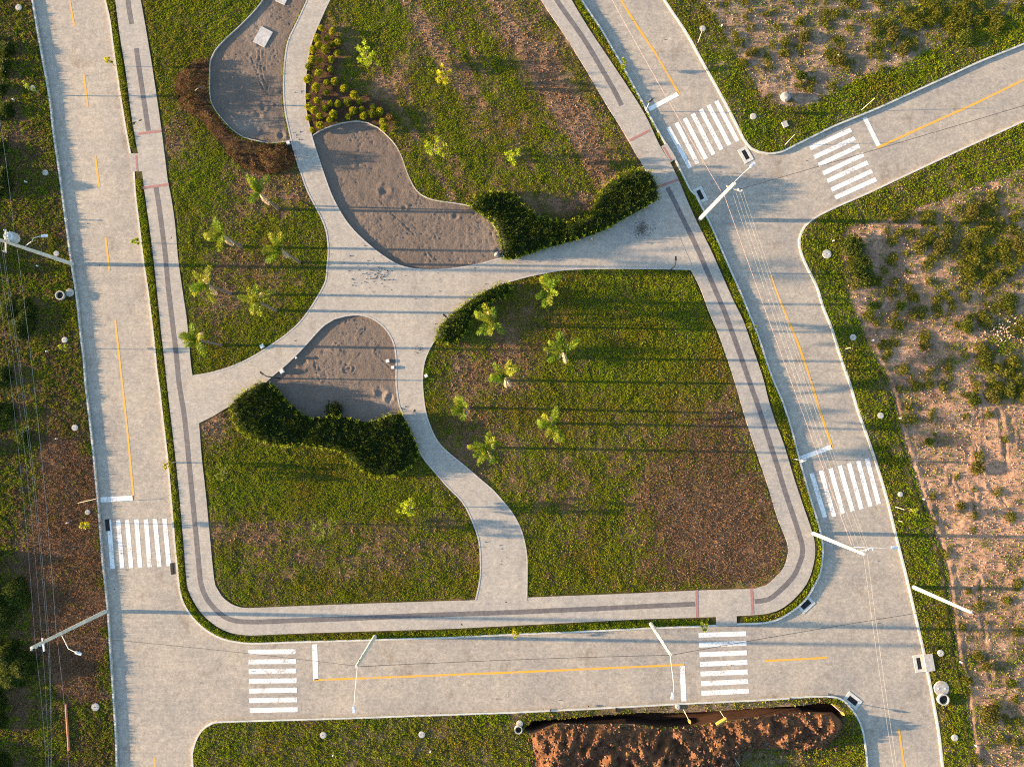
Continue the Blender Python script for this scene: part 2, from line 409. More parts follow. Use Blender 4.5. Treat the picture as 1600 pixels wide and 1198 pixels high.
V_C = [(980, -420), (1098, 0), (1125, 38), (1150, 88), (1170, 113), (1188, 148), (1205, 160), (1232, 166), (1263, 163), (1300, 145), (1350, 120), (1425, 93), (1488, 60), (1600, 10), (2060, -210)]
V_D = [(2060, 60), (1600, 262), (1500, 300), (1420, 330), (1380, 345), (1330, 352), (1310, 372), (1318, 410), (1330, 470), (1355, 530), (1389, 600), (1415, 700), (1440, 775), (1473, 865), (1480, 898), (1495.5, 1023), (1508, 1073), (1525, 1198), (1590, 1620)]
wPath, wS0, wS1, wS2 = W2(poly_path), W2(poly_sand0), W2(poly_sand1), W2(poly_sand2)
pxEXCL = [poly_path, poly_sand0, poly_sand1, poly_sand2]
poly_walk = SO_s + SI_s[::-1]

# ------------------------------------------------------------------ ground cover map (photo pixels)
def ell(u, v, cx, cy, rx, ry, ang=0.0):
    c, s = math.cos(math.radians(ang)), math.sin(math.radians(ang))
    a = ((u - cx) * c + (v - cy) * s) / rx; b = (-(u - cx) * s + (v - cy) * c) / ry
    return np.exp(-(a * a + b * b) * 0.9)

def cover(u, v, reg):
    """green cover 0..1 of the ground"""
    n1 = fbm(u / 26, v / 26, 3); n2 = fbm(u / 9, v / 9, 7, 3)
    if reg == 'park':
        g = np.full(u.shape, 0.86)
        s = u * 0.861 - v * 0.509; t = u * 0.509 + v * 0.861
        up = (v < 330) & (u > 440)
        st = vnoise(s / 11, t / 150, 21) - 0.5 + 0.6 * (vnoise(s / 28, t / 260, 22) - 0.5)
        g = np.where(up, 0.74 + 0.46 * st, g)
        for cx, cy, rx, ry, a, k in [(862, 120, 30, 170, -30, -.52), (825, 90, 9, 130, -30, -.3), (745, 150, 8, 90, -30, -.22), (672, 60, 10, 70, -30, -.25), (905, 240, 30, 70, -30, -.15), (600, 135, 22, 22, 0, -.45), (700, 60, 40, 60, -30, -.15), (640, 90, 30, 40, 0, -.18),
                                     (395, 290, 50, 26, 20, -.42), (380, 330, 60, 22, 0, -.25), (277, 222, 24, 30, 0, -.4), (375, 430, 60, 50, 0, -.3), (455, 300, 20, 40, 0, -.2), (330, 480, 40, 60, 0, -.12),
                                     (1120, 800, 120, 95, 10, -.54), (1140, 655, 50, 36, 0, -.35), (735, 720, 50, 80, 0, -.35), (735, 590, 55, 45, 0, -.35), (800, 560, 40, 40, 0, -.2), (960, 700, 90, 40, 0, -.16), (880, 790, 60, 40, 0, -.15), (1150, 880, 80, 50, 0, -.3),
                                     (840, 690, 70, 60, 0, -.12), (815, 510, 60, 60, 0, -.2), (1000, 520, 130, 80, 0, .12),
                                     (560, 822, 130, 9, 2, -.16), (390, 832, 75, 24, 0, -.26), (560, 862, 200, 38, 0, -.20), (650, 870, 90, 30, 0, -.12), (420, 900, 80, 40, 0, -.08), (332, 668, 22, 26, 0, -.6), (700, 815, 50, 8, 0, -.2), (480, 750, 160, 50, 0, .2), (870, 325, 45, 22, 0, -.35)]:
            g = g + (k * 1.55 if k < 0 else k) * ell(u, v, cx, cy, rx, ry, a)
        bed = pip(u, v, BED_BROWN) | pip(u, v, BED_BALL)
        g = np.where(bed, 0.05, g)
    elif reg == 'left':
        g = 0.66 + 0.0 * u
        g = np.where(pip(u + 60 * (n1 - .5), v + 60 * (n2 - .5), SOIL_LEFT), 0.08 + .35 * (n1 - .3), g)
        for cx, cy, rx, ry, a, k in [(25, 240, 25, 70, 0, -.2), (60, 620, 40, 40, 0, -.2), (40, 860, 20, 60, 0, -.35), (30, 1080, 20, 60, 0, -.35)]:
            g = g + k * ell(u, v, cx, cy, rx, ry, a)
    elif reg in ('corner', 'field'):
        ver = ~pip(u + 5 * (n1 - .5), v + 5 * (n1 - .5), (V_C + [(2060, -420)]) if reg == 'corner' else (V_D + [(2060, 1620)]))
        g = np.where(ver, 0.84, 0.25 if reg == 'field' else 0.30)
        if reg == 'corner':
            for cx, cy, rx, ry, a, k in [(1480, 20, 120, 45, 0, .40), (1290, 40, 60, 60, 0, .08), (1250, 130, 40, 30, 0, -.2), (1160, 60, 40, 60, 30, .0)]:
                g = g + np.where(ver, 0, k * ell(u, v, cx, cy, rx, ry, a))
        else:
            for cx, cy, rx, ry, a, k in [(1545, 395, 75, 70, 0, .38), (1575, 560, 60, 45, 0, .34), (1590, 250, 40, 60, 0, .2), (1400, 480, 60, 60, 0, .03), (1540, 760, 60, 120, 0, -.22), (1430, 640, 40, 60, 0, .02), (1470, 980, 30, 40, 0, .1), (1560, 930, 50, 60, 0, .08), (1570, 1130, 60, 80, 0, .12)]:
                g = g + np.where(ver, 0, k * ell(u, v, cx, cy, rx, ry, a))
    else:
        g = 0.74 + 0.0 * u
        m = pip(u + 8 * (n1 - .5), v + 8 * (n1 - .5), MOUND) | pip(u, v, TRENCH)
        g = np.where(m, 0.0, g)
        g = g - 0.30 * ell(u, v, 1200, 1190, 80, 22) - .42 * ell(u, v, 1060, 1106, 260, 9) - .12 * ell(u, v, 700, 1180, 80, 20)
    a = 1 / (1 + np.exp(-((g - 0.5) + (n1 - 0.5) * 0.62 + (n2 - 0.5) * 0.75) * 7))
    return np.clip(a, 0, 1) * np.clip(g * 8, 0, 1)

SOILS = dict(park=((0.098, 0.054, 0.032), (0.160, 0.092, 0.055)), left=((0.060, 0.034, 0.022), (0.120, 0.068, 0.042)),
             corner=((0.19, 0.122, 0.085), (0.30, 0.196, 0.138)), field=((0.190, 0.112, 0.075), (0.335, 0.200, 0.134)), lot=((0.12, 0.08, 0.05), (0.18, 0.12, 0.08)))

def tcol(x, y, reg):
    u, v = proj(x, y)
    g = cover(u, v, reg)[:, None]
    a, b = np.array(SOILS[reg][0]), np.array(SOILS[reg][1])
    n = fbm(x / 1.5, y / 1.5, 31)[:, None]
    soil = a + (b - a) * np.clip((n - 0.3) * 2.5, 0, 1)
    if reg == 'field':
        r = (ell(u, v, 1560, 760, 60, 160) * 0.7)[:, None]
        soil = soil * (1 - r) + np.array((0.40, 0.222, 0.138)) * r
    if reg == 'park':
        soil = soil * np.where((v < 330) & (u > 500), 1.3, 1.0)[:, None]
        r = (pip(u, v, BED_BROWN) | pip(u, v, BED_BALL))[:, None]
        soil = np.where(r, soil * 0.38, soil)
    under = np.array((0.030, 0.032, 0.006)) * (0.7 + 0.6 * n)  # ground colour darkened under green cover for the shade between dense blades
    return soil * (1 - g) + under * g

# ------------------------------------------------------------------ terrain blocks
def grooves(u, v, lines, w, depth):
    z = np.zeros(u.shape)
    for ln in lines:
        dd = pdist(u, v, np.array(sm(ln, 6)), False)
        z += -depth * np.exp(-(dd / w) ** 2) + depth * 0.8 * np.exp(-((dd - 2.1 * w) / w) ** 2)
    return z
ZT = 0.13
def zrel(x, y, amp):
    return amp * ((fbm(x / 2.6, y / 2.6, 41, 3) - 0.5) * 1.4 + (fbm(x / 0.8, y / 0.8, 47, 2) - 0.5) * 0.7) + .055 * (vnoise(x / .42, y / .5, 49) - .5)

def in_view(u, v, m=70): return (u > -m) & (u < 1600 + m) & (v > -m) & (v < 1198 + m)

def cdt(pts, loops):
    """constrained triangulation of points with closed boundary loops -> verts, tris"""
    vs = []; es = []
    for lp in loops:
        b = len(vs); n = len(lp); vs += [Vector((float(p[0]), float(p[1]))) for p in lp]; es += [(b + i, b + (i + 1) % n) for i in range(n)]
    vs += [Vector((float(p[0]), float(p[1]))) for p in pts]
    r = geometry.delaunay_2d_cdt(vs, es, [], 0, 1e-5)
    return np.array([(p.x, p.y) for p in r[0]]), np.array([t for t in r[2] if len(t) == 3])

def flip_up(v, f):
    a, b, c = v[f[:, 0]], v[f[:, 1]], v[f[:, 2]]
    cr = (b[:, 0] - a[:, 0]) * (c[:, 1] - a[:, 1]) - (b[:, 1] - a[:, 1]) * (c[:, 0] - a[:, 0])
    f = f.copy(); s = cr < 0; f[s] = f[s][:, ::-1]
    return f[np.abs(cr) > 1e-9]

def grid_in(poly, holes, sp, margin=0.25, view=True, jit=0.3):
    x0, y0 = poly.min(0); x1, y1 = poly.max(0)
    if view:
        c = W2([(-60, -60), (1660, -60), (1660, 1260), (-60, 1260)])
        x0, y0 = max(x0, c[:, 0].min()), max(y0, c[:, 1].min()); x1, y1 = min(x1, c[:, 0].max()), min(y1, c[:, 1].max())
    gx, gy = np.meshgrid(np.arange(x0, x1, sp), np.arange(y0, y1, sp))
    gx = gx.ravel() + rng.uniform(-jit, jit, gx.size) * sp; gy = gy.ravel() + rng.uniform(-jit, jit, gy.size) * sp
    k = pip(gx, gy, poly)
    gx, gy = gx[k], gy[k]
    k = pdist(gx, gy, poly) > margin
    for h in holes: k &= (~pip(gx, gy, h)) & (pdist(gx, gy, h) > margin)
    return gx[k], gy[k]

def terrain(name, pxpoly, reg, holes=(), sp=0.5, amp=0.05, extra=None):
    poly = W2(pxpoly); hw = [np.asarray(h) for h in holes]
    gx, gy = grid_in(poly, hw, sp)
    v, f = cdt(np.stack([gx, gy], 1), [poly] + hw)
    c = v[f].mean(1)
    k = pip(c[:, 0], c[:, 1], poly)
    for h in hw: k &= ~pip(c[:, 0], c[:, 1], h)
    f = flip_up(v, f[k])
    dm = pdist(v[:, 0], v[:, 1], poly)
    for h in hw: dm = np.minimum(dm, pdist(v[:, 0], v[:, 1], h))
    z = ZT + zrel(v[:, 0], v[:, 1], amp) * np.clip(dm / 0.8, 0, 1)
    if extra is not None: z = z + extra(v[:, 0], v[:, 1])
    V = np.column_stack([v, z])
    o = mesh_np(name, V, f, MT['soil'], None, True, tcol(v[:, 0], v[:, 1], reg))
    o['kind'] = 'structure'
    return o

terrain('left_ground', polyA, 'left', sp=0.28, amp=0.07)
terrain('park_ground', polyB, 'park', holes=[wS0, wS1, wS2], sp=0.25, amp=0.06)
terrain('corner_field', polyC, 'corner', sp=0.3, amp=0.09)
RUTS = [[(1527, 596), (1526, 650), (1525, 720)], [(1482, 735), (1488, 762), (1497, 778)], [(1520, 765), (1522, 800)], [(1531, 905), (1534, 960), (1540, 1010), (1548, 1060)], [(1560, 640), (1568, 690), (1572, 740)], [(1578, 650), (1585, 700)],
        [(1507, 815), (1520, 818), (1532, 822)], [(1545, 760), (1560, 775), (1572, 790)]]
DITCH = [V_D[9:19]]
def ruts(x, y):
    u, v = proj(x, y); k = (u > 1370) & (u < 1620) & (v > 420) & (v < 1220); z = np.zeros(x.shape)
    z[k] = grooves(u[k], v[k], RUTS, 2.2, 0.08) + grooves(u[k], v[k], DITCH, 3.0, 0.11)
    z += 0.05 * (fbm(x / 1.1, y / 3.0, 141, 3) - .5) * pip(u, v, V_D + [(2060, 1620)])
    return z
terrain('right_field', polyD, 'field', sp=0.28, amp=0.08, extra=ruts)
wTR = W2(smx(TRENCH + [TRENCH[0]])[:-1])
terrain('bottom_ground', polyE, 'lot', holes=[wTR], sp=0.3, amp=0.06)
# beyond the modelled blocks: a sheet to the horizon with the site cut out of it
site = [tuple(p) for p in W2([(-560, -420), (2060, -420), (2060, 1620), (-560, 1620)])]
S = 2500.0
big = [(-S, S), (S, S), (S, -S), (-S, -S)]
v = [(x, y, 0.02) for x, y in site] + [(x, y, 0.0) for x, y in big]
mesh_np('ground', v, [(0, 1, 5, 4), (1, 2, 6, 5), (2, 3, 7, 6), (3, 0, 4, 7)],
        plain('far_soil', (0.16, 0.13, 0.06), 0.95, 0, 0.45, 0.05, 0.3))['kind'] = 'structure'

# road: everything between the blocks
loops = [W2(p, 0.0) for p in (polyA, polyB, polyC, polyD, polyE)]
frame = W2([(-560, -420), (2060, -420), (2060, 1620), (-560, 1620)], 0.0)
eps = np.array([0.0, 0.0])
v, f = cdt([], [frame] + loops)
c = v[f].mean(1); k = np.ones(len(f), bool)
for lp in loops: k &= ~pip(c[:, 0], c[:, 1], lp)
f = flip_up(v, f[k])
road = mesh_np('road', np.column_stack([v, np.zeros(len(v))]), f, MT['road']); road['kind'] = 'structure'

# kerbs
def kerb(line, side, lab):
    w = W2(line, 0.1)
    o = ribbon('kerb', offs(w, side * 0.085), 0.17, 0.155, MT['kerb'], None, 0.2)
    o['kind'] = 'structure'; o['label'] = lab
kerb(A_s, -1, 'pale kerb along the left grass verge')
kerb(B_s, 1, 'pale kerb around the park island')
kerb(C_s, 1, 'pale kerb around the upper right corner plot')
kerb(D_s, 1, 'pale kerb along the right hand field')
kerb(E_s, -1, 'pale kerb around the bottom plot with the trench')

# pavements and paths
wWalk = W2(poly_walk)
walk = prism('sidewalk', wWalk, 0.0, 0.175, MT['walk'], None, 'structure')
path = prism('path', wPath, -0.02, 0.182, MT['path'], None, 'structure')
for q, lab in [([(202, 240), (218, 240), (224, 268), (207, 268)], 'left'), ([(1033, 229), (1042, 224), (1057, 248), (1047, 254)], 'right'), ([(1119, 961), (1151, 960), (1151, 977), (1119, 979)], 'bottom')]:
    prism('dropped_kerb', W2(q), 0.0, 0.168, MT['walk'], walk)
bandL = [(213, 76), (217, 105), (223, 145), (232, 205)]
bands = [bandL, [(198, -30), (201, 10), (206, 38)],
         [(243.5, 291), (245, 300), (250, 333), (258, 395), (263, 450), (269, 500), (275, 550), (280, 600), (288, 650), (294, 708), (300, 770), (304, 813), (309, 863), (312, 898), (315, 915), (322, 933),
          (336, 951), (351, 963), (368, 969.5), (400, 971), (550, 965.6), (650, 961), (800, 956), (925, 950.6), (1086, 943)],
         [(1179, 939), (1200, 936), (1222, 919), (1240, 899), (1250, 877), (1254, 860), (1250, 840), (1240, 808), (1227, 770), (1215, 730), (1202, 690), (1188, 645), (1170, 594), (1148, 531), (1133, 490), (1118, 455), (1100, 413), (1083, 375), (1065, 338), (1043, 293)],
         [(971, 165), (960, 143), (940, 108), (913, 63), (883, 20), (866, -5), (830, -70)]]
for b in bands:
    ribbon('dark_paver_band', W2(sm(b, 8)), 0.46, 0.179, MT['band'], walk)
for b in [[(216, 209.5), (252, 205)], [(223, 294), (264, 288)], [(984, 220), (1015, 204)], [(1023, 294), (1060, 281)], [(1088.5, 921), (1089.5, 964)], [(1174, 920), (1176, 959)]]:
    ribbon('red_paver_band', W2(b), 0.24, 0.183, MT['red'], walk)
for b in [[(213, 243), (215, 268)], [(1037, 230), (1049, 251)]]:
    ribbon('red_paver_band', W2(b), 0.2, 0.172, MT['red'], walk)
for ln, sd in [(P_left, 1), (P_mid, 1), (P_right, 1), (P_east, 1), (P_up, 1)]:
    w = W2(smx(ln)); ribbon('path_edging', offs(w, sd * 0.07), 0.13, 0.193, MT['edging'], path, 0.15)
for ln in (sand1_top, sand0_left):
    w = W2(smx(ln)); o = ribbon('sand_edging', offs(w, 0.04), 0.075, 0.175, MT['edging'], None, 0.25); o['kind'] = 'structure'

# road markings
def stripes(name, A, B, w, lab):
    g = G()
    for a, b in zip(A, B):
        l = W2([a, b], 0.0); p = offs(l, w / 2); q = offs(l, -w / 2)
        g.add([(p[0][0], p[0][1], .005), (q[0][0], q[0][1], .005), (q[1][0], q[1][1], .005), (p[1][0], p[1][1], .005)], [(0, 1, 2, 3)])
    o = g.build(name, MT['white'], road); o['label'] = lab
lin = lambda a, b, n: [(a[0] + (b[0] - a[0]) * i / (n - 1), a[1] + (b[1] - a[1]) * i / (n - 1)) for i in range(n)]
stripes('zebra_crossing', [(170, 812), (184.6, 812), (198.6, 812), (213, 811), (228, 811), (242, 810), (257, 810)],
        [(176, 888), (191, 887), (205, 887), (219, 886), (234, 885.5), (249, 885), (264, 884)], .43, 'zebra crossing of seven white bars on the left road')
stripes('zebra_crossing', [(388, 1018), (388.3, 1033.5), (388.6, 1048.5), (389, 1063.5), (389.3, 1079), (389.6, 1094), (390, 1109.3)],
        [(462, 1017.5), (462.5, 1032.7), (463, 1047.5), (463.5, 1062.8), (464, 1077.6), (464.5, 1092.6), (465, 1107.9)], .45, 'zebra crossing at the left end of the bottom road')
stripes('zebra_crossing', lin((1091.5, 992), (1096, 1082.6), 7), lin((1165.7, 989.4), (1170, 1078.8), 7), .46, 'zebra crossing at the right end of the bottom road')
stripes('zebra_crossing', [(1268, 739), (1282.6, 735), (1297.7, 731.5), (1312, 727), (1326.5, 723.5), (1341, 720), (1354.5, 716)],
        [(1289, 808), (1303.4, 806.6), (1317, 802), (1332, 798), (1346, 795), (1360, 791), (1373, 787)], .44, 'zebra crossing on the right road above the concrete pole')
stripes('zebra_crossing', [(1044, 199), (1057, 192), (1070, 185), (1082.5, 178), (1095, 171), (1107, 164.5), (1119, 158)],
        [(1078.5, 262.5), (1090, 256), (1103, 248.5), (1115, 241.7), (1127.4, 234), (1140, 227), (1152.4, 221)], .44, 'slanting zebra crossing at the top of the right road')
stripes('zebra_crossing', [(1265.6, 232), (1272, 246), (1279, 258), (1286, 271), (1292.7, 283), (1299, 296.8), (1305, 309)],
        [(1330, 203), (1336, 216), (1343, 228), (1349.5, 241.7), (1356, 254), (1363, 267), (1369, 280)], .44, 'zebra crossing at the mouth of the upper right side road')
for a, b, w, lab in [((157, 780.5), (209, 778), .5, 'white stop line above the left zebra crossing'), ((1014, 171), (1060, 146.5), .44, 'white stop line near the top of the right road'),
                     ((491.5, 1006), (493.5, 1062), .5, 'white stop line at the left end of the bottom road'), ((1066, 1040), (1068.5, 1095), .5, 'white stop line at the right end of the bottom road'),
                     ((1251, 716), (1300, 697.5), .44, 'white stop line above the right zebra crossing'), ((1351, 184), (1373, 228), .44, 'white stop line on the upper right side road')]:
    stripes('stop_line', [a], [b], w, lab)
for ln, w in [([(104, -25), (110, 8), (116, 41)], .19), ([(131, 117), (137, 167)], .19), ([(149, 244), (155, 292)], .19), ([(165, 371), (171, 422)], .19),
              ([(180, 500), (191, 600), (200, 683), (209, 781)], .19), ([(241.5, 1183), (244, 1240)], .19), ([(491, 1062), (800, 1050), (1069, 1038)], .2), ([(1196, 1032), (1292, 1027)], .2),
              ([(1204, 430), (1215, 460), (1235, 508), (1250, 545), (1268.5, 600), (1280, 638), (1301, 700)], .21), ([(1404, 1136), (1413, 1198), (1420, 1250)], .2),
              ([(935, -60), (970, 0), (1000, 48), (1025, 85), (1062, 148)], .22), ([(1371, 231), (1450, 195), (1526, 161), (1600, 125), (1700, 78)], .22)]:
    ribbon('centre_line', W2(sm(ln, 10), 0.0), w, 0.005, MT['yellow'], road)
# dark damp stains on the paving are in the material; loose soil washed on the junctions
# ------------------------------------------------------------------ sand pits
GR = [[(402, 60), (406, 90), (410, 120), (418, 138), (416, 146)], [(410, 60), (404, 95), (403, 115), (411, 140)], [(428, 78), (431, 90), (437, 98)], [(392, 90), (400, 110), (406, 130), (414, 144)],
      [(590, 310), (610, 332), (630, 350), (648, 368)], [(670, 395), (680, 404), (690, 412)], [(664, 396), (674, 408)], [(556, 527), (562, 518), (567, 512)], [(558, 530), (566, 519)], [(490, 560), (494, 580), (500, 596)],
      [(585, 550), (600, 565), (612, 577)], [(520, 545), (527, 535), (534, 548), (528, 556)], [(541, 570), (536, 576), (540, 582), (550, 582), (554, 575), (548, 569), (541, 570)], [(545, 572), (546, 580)], [(640, 300), (655, 306), (650, 320), (662, 318)]]
PITS = [(361, 121, 5), (372, 136, 6), (356, 162, 5), (411, 167, 6), (404, 180, 6), (380, 190, 10), (395, 203, 8), (440, 212, 6), (601, 298, 8), (473, 567, 8), (609, 621, 6), (595, 616, 9), (779, 393, 6), (712, 338, 5), (632, 324, 4), (430, 165, 3)]
def sand(name, pxpoly, seed):
    poly = W2(pxpoly, 0.05)
    gx, gy = grid_in(poly, [], 0.125, 0.1, True, 0.35)
    v, f = cdt(np.stack([gx, gy], 1), [poly]); c = v[f].mean(1); f = flip_up(v, f[pip(c[:, 0], c[:, 1], poly)])
    u, w = proj(v[:, 0], v[:, 1], 0.05)
    z = 0.05 + 0.035 * (fbm(v[:, 0] / 2, v[:, 1] / 2, seed, 3) - .5) + 0.035 * (fbm(v[:, 0] / .45, v[:, 1] / .45, seed + 5, 2) - .5)
    z += grooves(u, w, GR, 1.0, 0.03)
    for px, py, r in PITS:
        dd = np.hypot(u - px, w - py) / r
        z += -0.06 * np.exp(-dd ** 2 * 2) + 0.06 * np.exp(-((dd - 1.25) / 0.45) ** 2) * vnoise(u / 4, w / 4, 5)
    tr = vnoise(u / 1.9, w / 1.9, seed + 9)
    area = fbm(u / 30, w / 30, seed + 2)
    z += np.where(tr > 0.76, -0.03, 0) * np.clip((area - .40) * 6, 0, 1)
    n = fbm(v[:, 0] / 3, v[:, 1] / 3, seed + 3)[:, None]
    col = np.array((0.120, 0.092, 0.075)) * (0.8 + 0.4 * n) * (0.92 + 0.16 * fbm(v[:, 0] / .5, v[:, 1] / .5, seed + 4)[:, None])
    pale = np.clip(ell(u, w, 405, 40, 20, 40) * 0.35 + ell(u, w, 385, 195, 30, 14) * .5 + ell(u, w, 605, 625, 18, 22) * .5 + ell(u, w, 770, 370, 30, 40) * .35, 0, 1)[:, None]
    col = col * (1 - pale) + np.array((0.22, 0.18, 0.15)) * pale
    o = mesh_np('sand_pit', np.column_stack([v, z]), f, MT['sand'], None, True, col); o['kind'] = 'structure'; o['label'] = name
sand('grey sand pit at the top left between path and brown shrubs', poly_sand0, 51)
sand('large grey sand pit right of the curved path', poly_sand1, 61)
sand('rounded sand pit above the long lower hedge', poly_sand2, 71)

# ------------------------------------------------------------------ trench and spoil heap
g = G(); lp = wTR; n = len(lp)
zt = -1.7
g.add([(x, y, ZT) for x, y in lp] + [(x, y, zt) for x, y in lp], [(i, n + i, n + (i + 1) % n, (i + 1) % n)[::-1] for i in range(n)])
b = len(g.v); tri = geometry.tessellate_polygon([[Vector((x, y, 0)) for x, y in lp]])
g.add([(x, y, zt + 0.3 * vnoise(x / 2, y / 2, 3)) for x, y in lp], tri)
o = g.build('trench', plain('shaded_trench_soil', (0.05, 0.02, 0.010), 0.95, 0, 0.4, 3, 0.6)); o['kind'] = 'structure'  # soil colour darkened to deepen the shade down in the trench

wM = W2(MOUND)
def mz(x, y):
    dm = pdist(x, y, wM)
    u, v_ = proj(x, y)
    base = 0.85 * (1 - np.exp(-dm / 1.1))
    ridge = np.where(u < 1160, (.75 * (vnoise(u / 13 + (v_ - 1130) * .05 + 2.2 * fbm(u / 30, v_ / 30, 86), v_ / 34, 81) - .5) + .5 * (vnoise(u / 7, v_ / 15, 82) - .5)) * np.clip(3.2 * fbm(u / 24, v_ / 24, 87) - .9, .1, 1.2), .5 * (vnoise(u / 9, v_ / 14, 85) - .5))
    return base * (0.65 + 0.9 * fbm(x / 1.8, y / 1.8, 83, 3)) + (ridge + 0.85 * (fbm(x / .55, y / .55, 84, 3) - .5)) * np.clip(dm / .5, 0, 1)
gx, gy = grid_in(wM, [], 0.16, 0.1, False, 0.4)
v, f = cdt(np.stack([gx, gy], 1), [wM]); c = v[f].mean(1); f = flip_up(v, f[pip(c[:, 0], c[:, 1], wM)])
z = ZT + mz(v[:, 0], v[:, 1]); n_ = fbm(v[:, 0] / .7, v[:, 1] / .7, 88)[:, None]
MC = np.array((0.092, 0.042, 0.021)) * (0.35 + 1.3 * n_)
heap = mesh_np('soil_heap', np.column_stack([v, z]), f, MT['clod'], None, False, MC)
tag(heap, 'rough heap of freshly dug orange brown soil beside the dark trench', 'soil heap')

def clods(name, x, y, z, s, col, lab=None, parent=None):
    n = len(x)
    base = np.array([(1, 0, 0), (-.5, .87, 0), (-.5, -.87, 0), (.1, .05, .95), (0, 0, -.5)])
    th = rng.uniform(0, 6.28, n); c, s_ = np.cos(th), np.sin(th)
    j = base[None] * (1 + rng.uniform(-.4, .4, (n, 5, 3)))
    X = (j[..., 0] * c[:, None] - j[..., 1] * s_[:, None]) * s[:, None] + x[:, None]
    Y = (j[..., 0] * s_[:, None] + j[..., 1] * c[:, None]) * s[:, None] + y[:, None]
    Z = j[..., 2] * s[:, None] * .8 + z[:, None]
    V = np.stack([X, Y, Z], -1).reshape(-1, 3)
    fb = np.array([(0, 1, 3), (1, 2, 3), (2, 0, 3), (1, 0, 4), (2, 1, 4), (0, 2, 4)])
    Fc = (fb[None] + 5 * np.arange(n)[:, None, None]).reshape(-1, 3)
    o = mesh_np(name, V, Fc, MT['clod'], parent, False, np.repeat(col, 5, 0)); o['kind'] = 'stuff'
    if lab: o['label'] = lab
    return o
n = 7500
bb0, bb1 = wM.min(0) - 1.3, wM.max(0) + 1.3
x = rng.uniform(bb0[0], bb1[0], n * 2); y = rng.uniform(bb0[1], bb1[1], n * 2)
ins = pip(x, y, wM); dM = pdist(x, y, wM)
k = (ins | (rng.random(n * 2) < .75 * np.exp(-dM / .42))) & ~pip(x, y, wTR)
x, y, ins = x[k], y[k], ins[k]
z = ZT + np.where(ins, mz(x, y), 0.02)
s = 0.04 + 0.17 * rng.random(len(x)) ** 3
clods('soil_clods', x, y, z, s, np.array((0.095, 0.046, 0.024))[None] * rng.uniform(.35, 1.6, (len(x), 1)) * np.array([1, 1, 1]) + rng.uniform(0, .02, (len(x), 3)), 'loose orange clods scattered over the soil heap')

# ------------------------------------------------------------------ grass and soil crumbs
def blades(x, y, z, K, rad, L, Wd, tilt, col, cvar=0.3, lean=0.0):
    """K triangular blades around every tuft centre -> verts, faces, colours"""
    n = len(x); N = n * K
    X = np.repeat(x, K); Y = np.repeat(y, K); Z = np.repeat(z, K); S_ = np.repeat(np.asarray(L), K) * rng.uniform(.6, 1.3, N)
    a = rng.uniform(0, 2 * np.pi, N); r = rng.uniform(0, 1, N) * np.repeat(np.asarray(rad) * np.ones(n), K)
    X = X + np.cos(a) * r; Y = Y + np.sin(a) * r
    t = np.radians(rng.uniform(tilt[0], tilt[1], N)); az = a + rng.uniform(-.9, .9, N)
    dx, dy, dz = np.sin(t) * np.cos(az) - lean, np.sin(t) * np.sin(az), np.cos(t)
    sa = az + np.pi / 2 + rng.uniform(-.8, .8, N); w = np.repeat(np.asarray(Wd) * np.ones(n), K) * rng.uniform(.6, 1.3, N) / 2
    b = np.stack([X, Y, Z], -1); sd = np.stack([np.cos(sa) * w, np.sin(sa) * w, 0 * w], -1); dr = np.stack([dx, dy, dz], -1) * S_[:, None]
    V = np.stack([b - sd, b + sd, b + dr], 1).reshape(-1, 3)
    Fc = np.arange(N * 3).reshape(-1, 3)
    C = np.repeat(col, K, 0) * (1 + rng.uniform(-cvar, cvar, (N, 1)))
    return V, Fc, np.repeat(np.clip(C, 0, 1), 3, 0)

GREEN = np.array([(0.178, 0.250, 0.003), (0.220, 0.268, 0.004), (0.275, 0.270, 0.006), (0.132, 0.205, 0.003), (0.275, 0.215, 0.014)])
def grass_field(name, pxpoly, reg, dens, K, Lr, Wr, tilt, excl=(), lab=None, dry=0.2, tall=None, green=GREEN, smin=None):
    poly = W2(pxpoly)
    c = W2([(-130, -130), (1730, -130), (1730, 1328), (-130, 1328)])
    x0, y0 = np.maximum(poly.min(0), c.min(0)); x1, y1 = np.minimum(poly.max(0), c.max(0))
    n = int(dens * (x1 - x0) * (y1 - y0))
    x = rng.uniform(x0, x1, n); y = rng.uniform(y0, y1, n)
    k = pip(x, y, poly); x, y = x[k], y[k]
    k = pdist(x, y, poly) > 0.2; x, y = x[k], y[k]
    u, v = proj(x, y)
    k = np.ones(len(x), bool)
    for e in excl: k &= ~pip(u, v, e)
    x, y, u, v = x[k], y[k], u[k], v[k]
    g = cover(u, v, reg) if smin is None else np.full(len(x), smin)
    k = rng.random(len(x)) < np.maximum(g, 0.05)
    x, y, u, v, g = x[k], y[k], u[k], v[k], g[k]
    L = rng.uniform(*Lr, len(x)) * (0.6 + 0.8 * fbm(x / 1.3, y / 1.3, 91))
    if tall is not None: L = L * tall(u, v)
    q = np.clip((fbm(x / 4, y / 4, 95) - .5) * 2.2 + .5 + rng.normal(0, .22, len(x)), 0, .999) * 4
    i0 = q.astype(int); fr = (q - i0)[:, None]
    col = green[i0] * (1 - fr) + green[np.minimum(i0 + 1, 4)] * fr
    dr = (rng.random(len(x)) < dry * (1.3 - g))[:, None]
    col = np.where(dr, np.array((0.17, 0.105, 0.045)), col)
    V, Fc, C = blades(x, y, np.full(len(x), ZT - 0.01) + zrel(x, y, .05), K, L * 0.55, L, rng.uniform(*Wr, len(x)), tilt, col)
    o = mesh_np(name, V, Fc, MT['grass'], None, False, C); o['kind'] = 'stuff'
    if lab: o['label'] = lab
    return len(Fc)

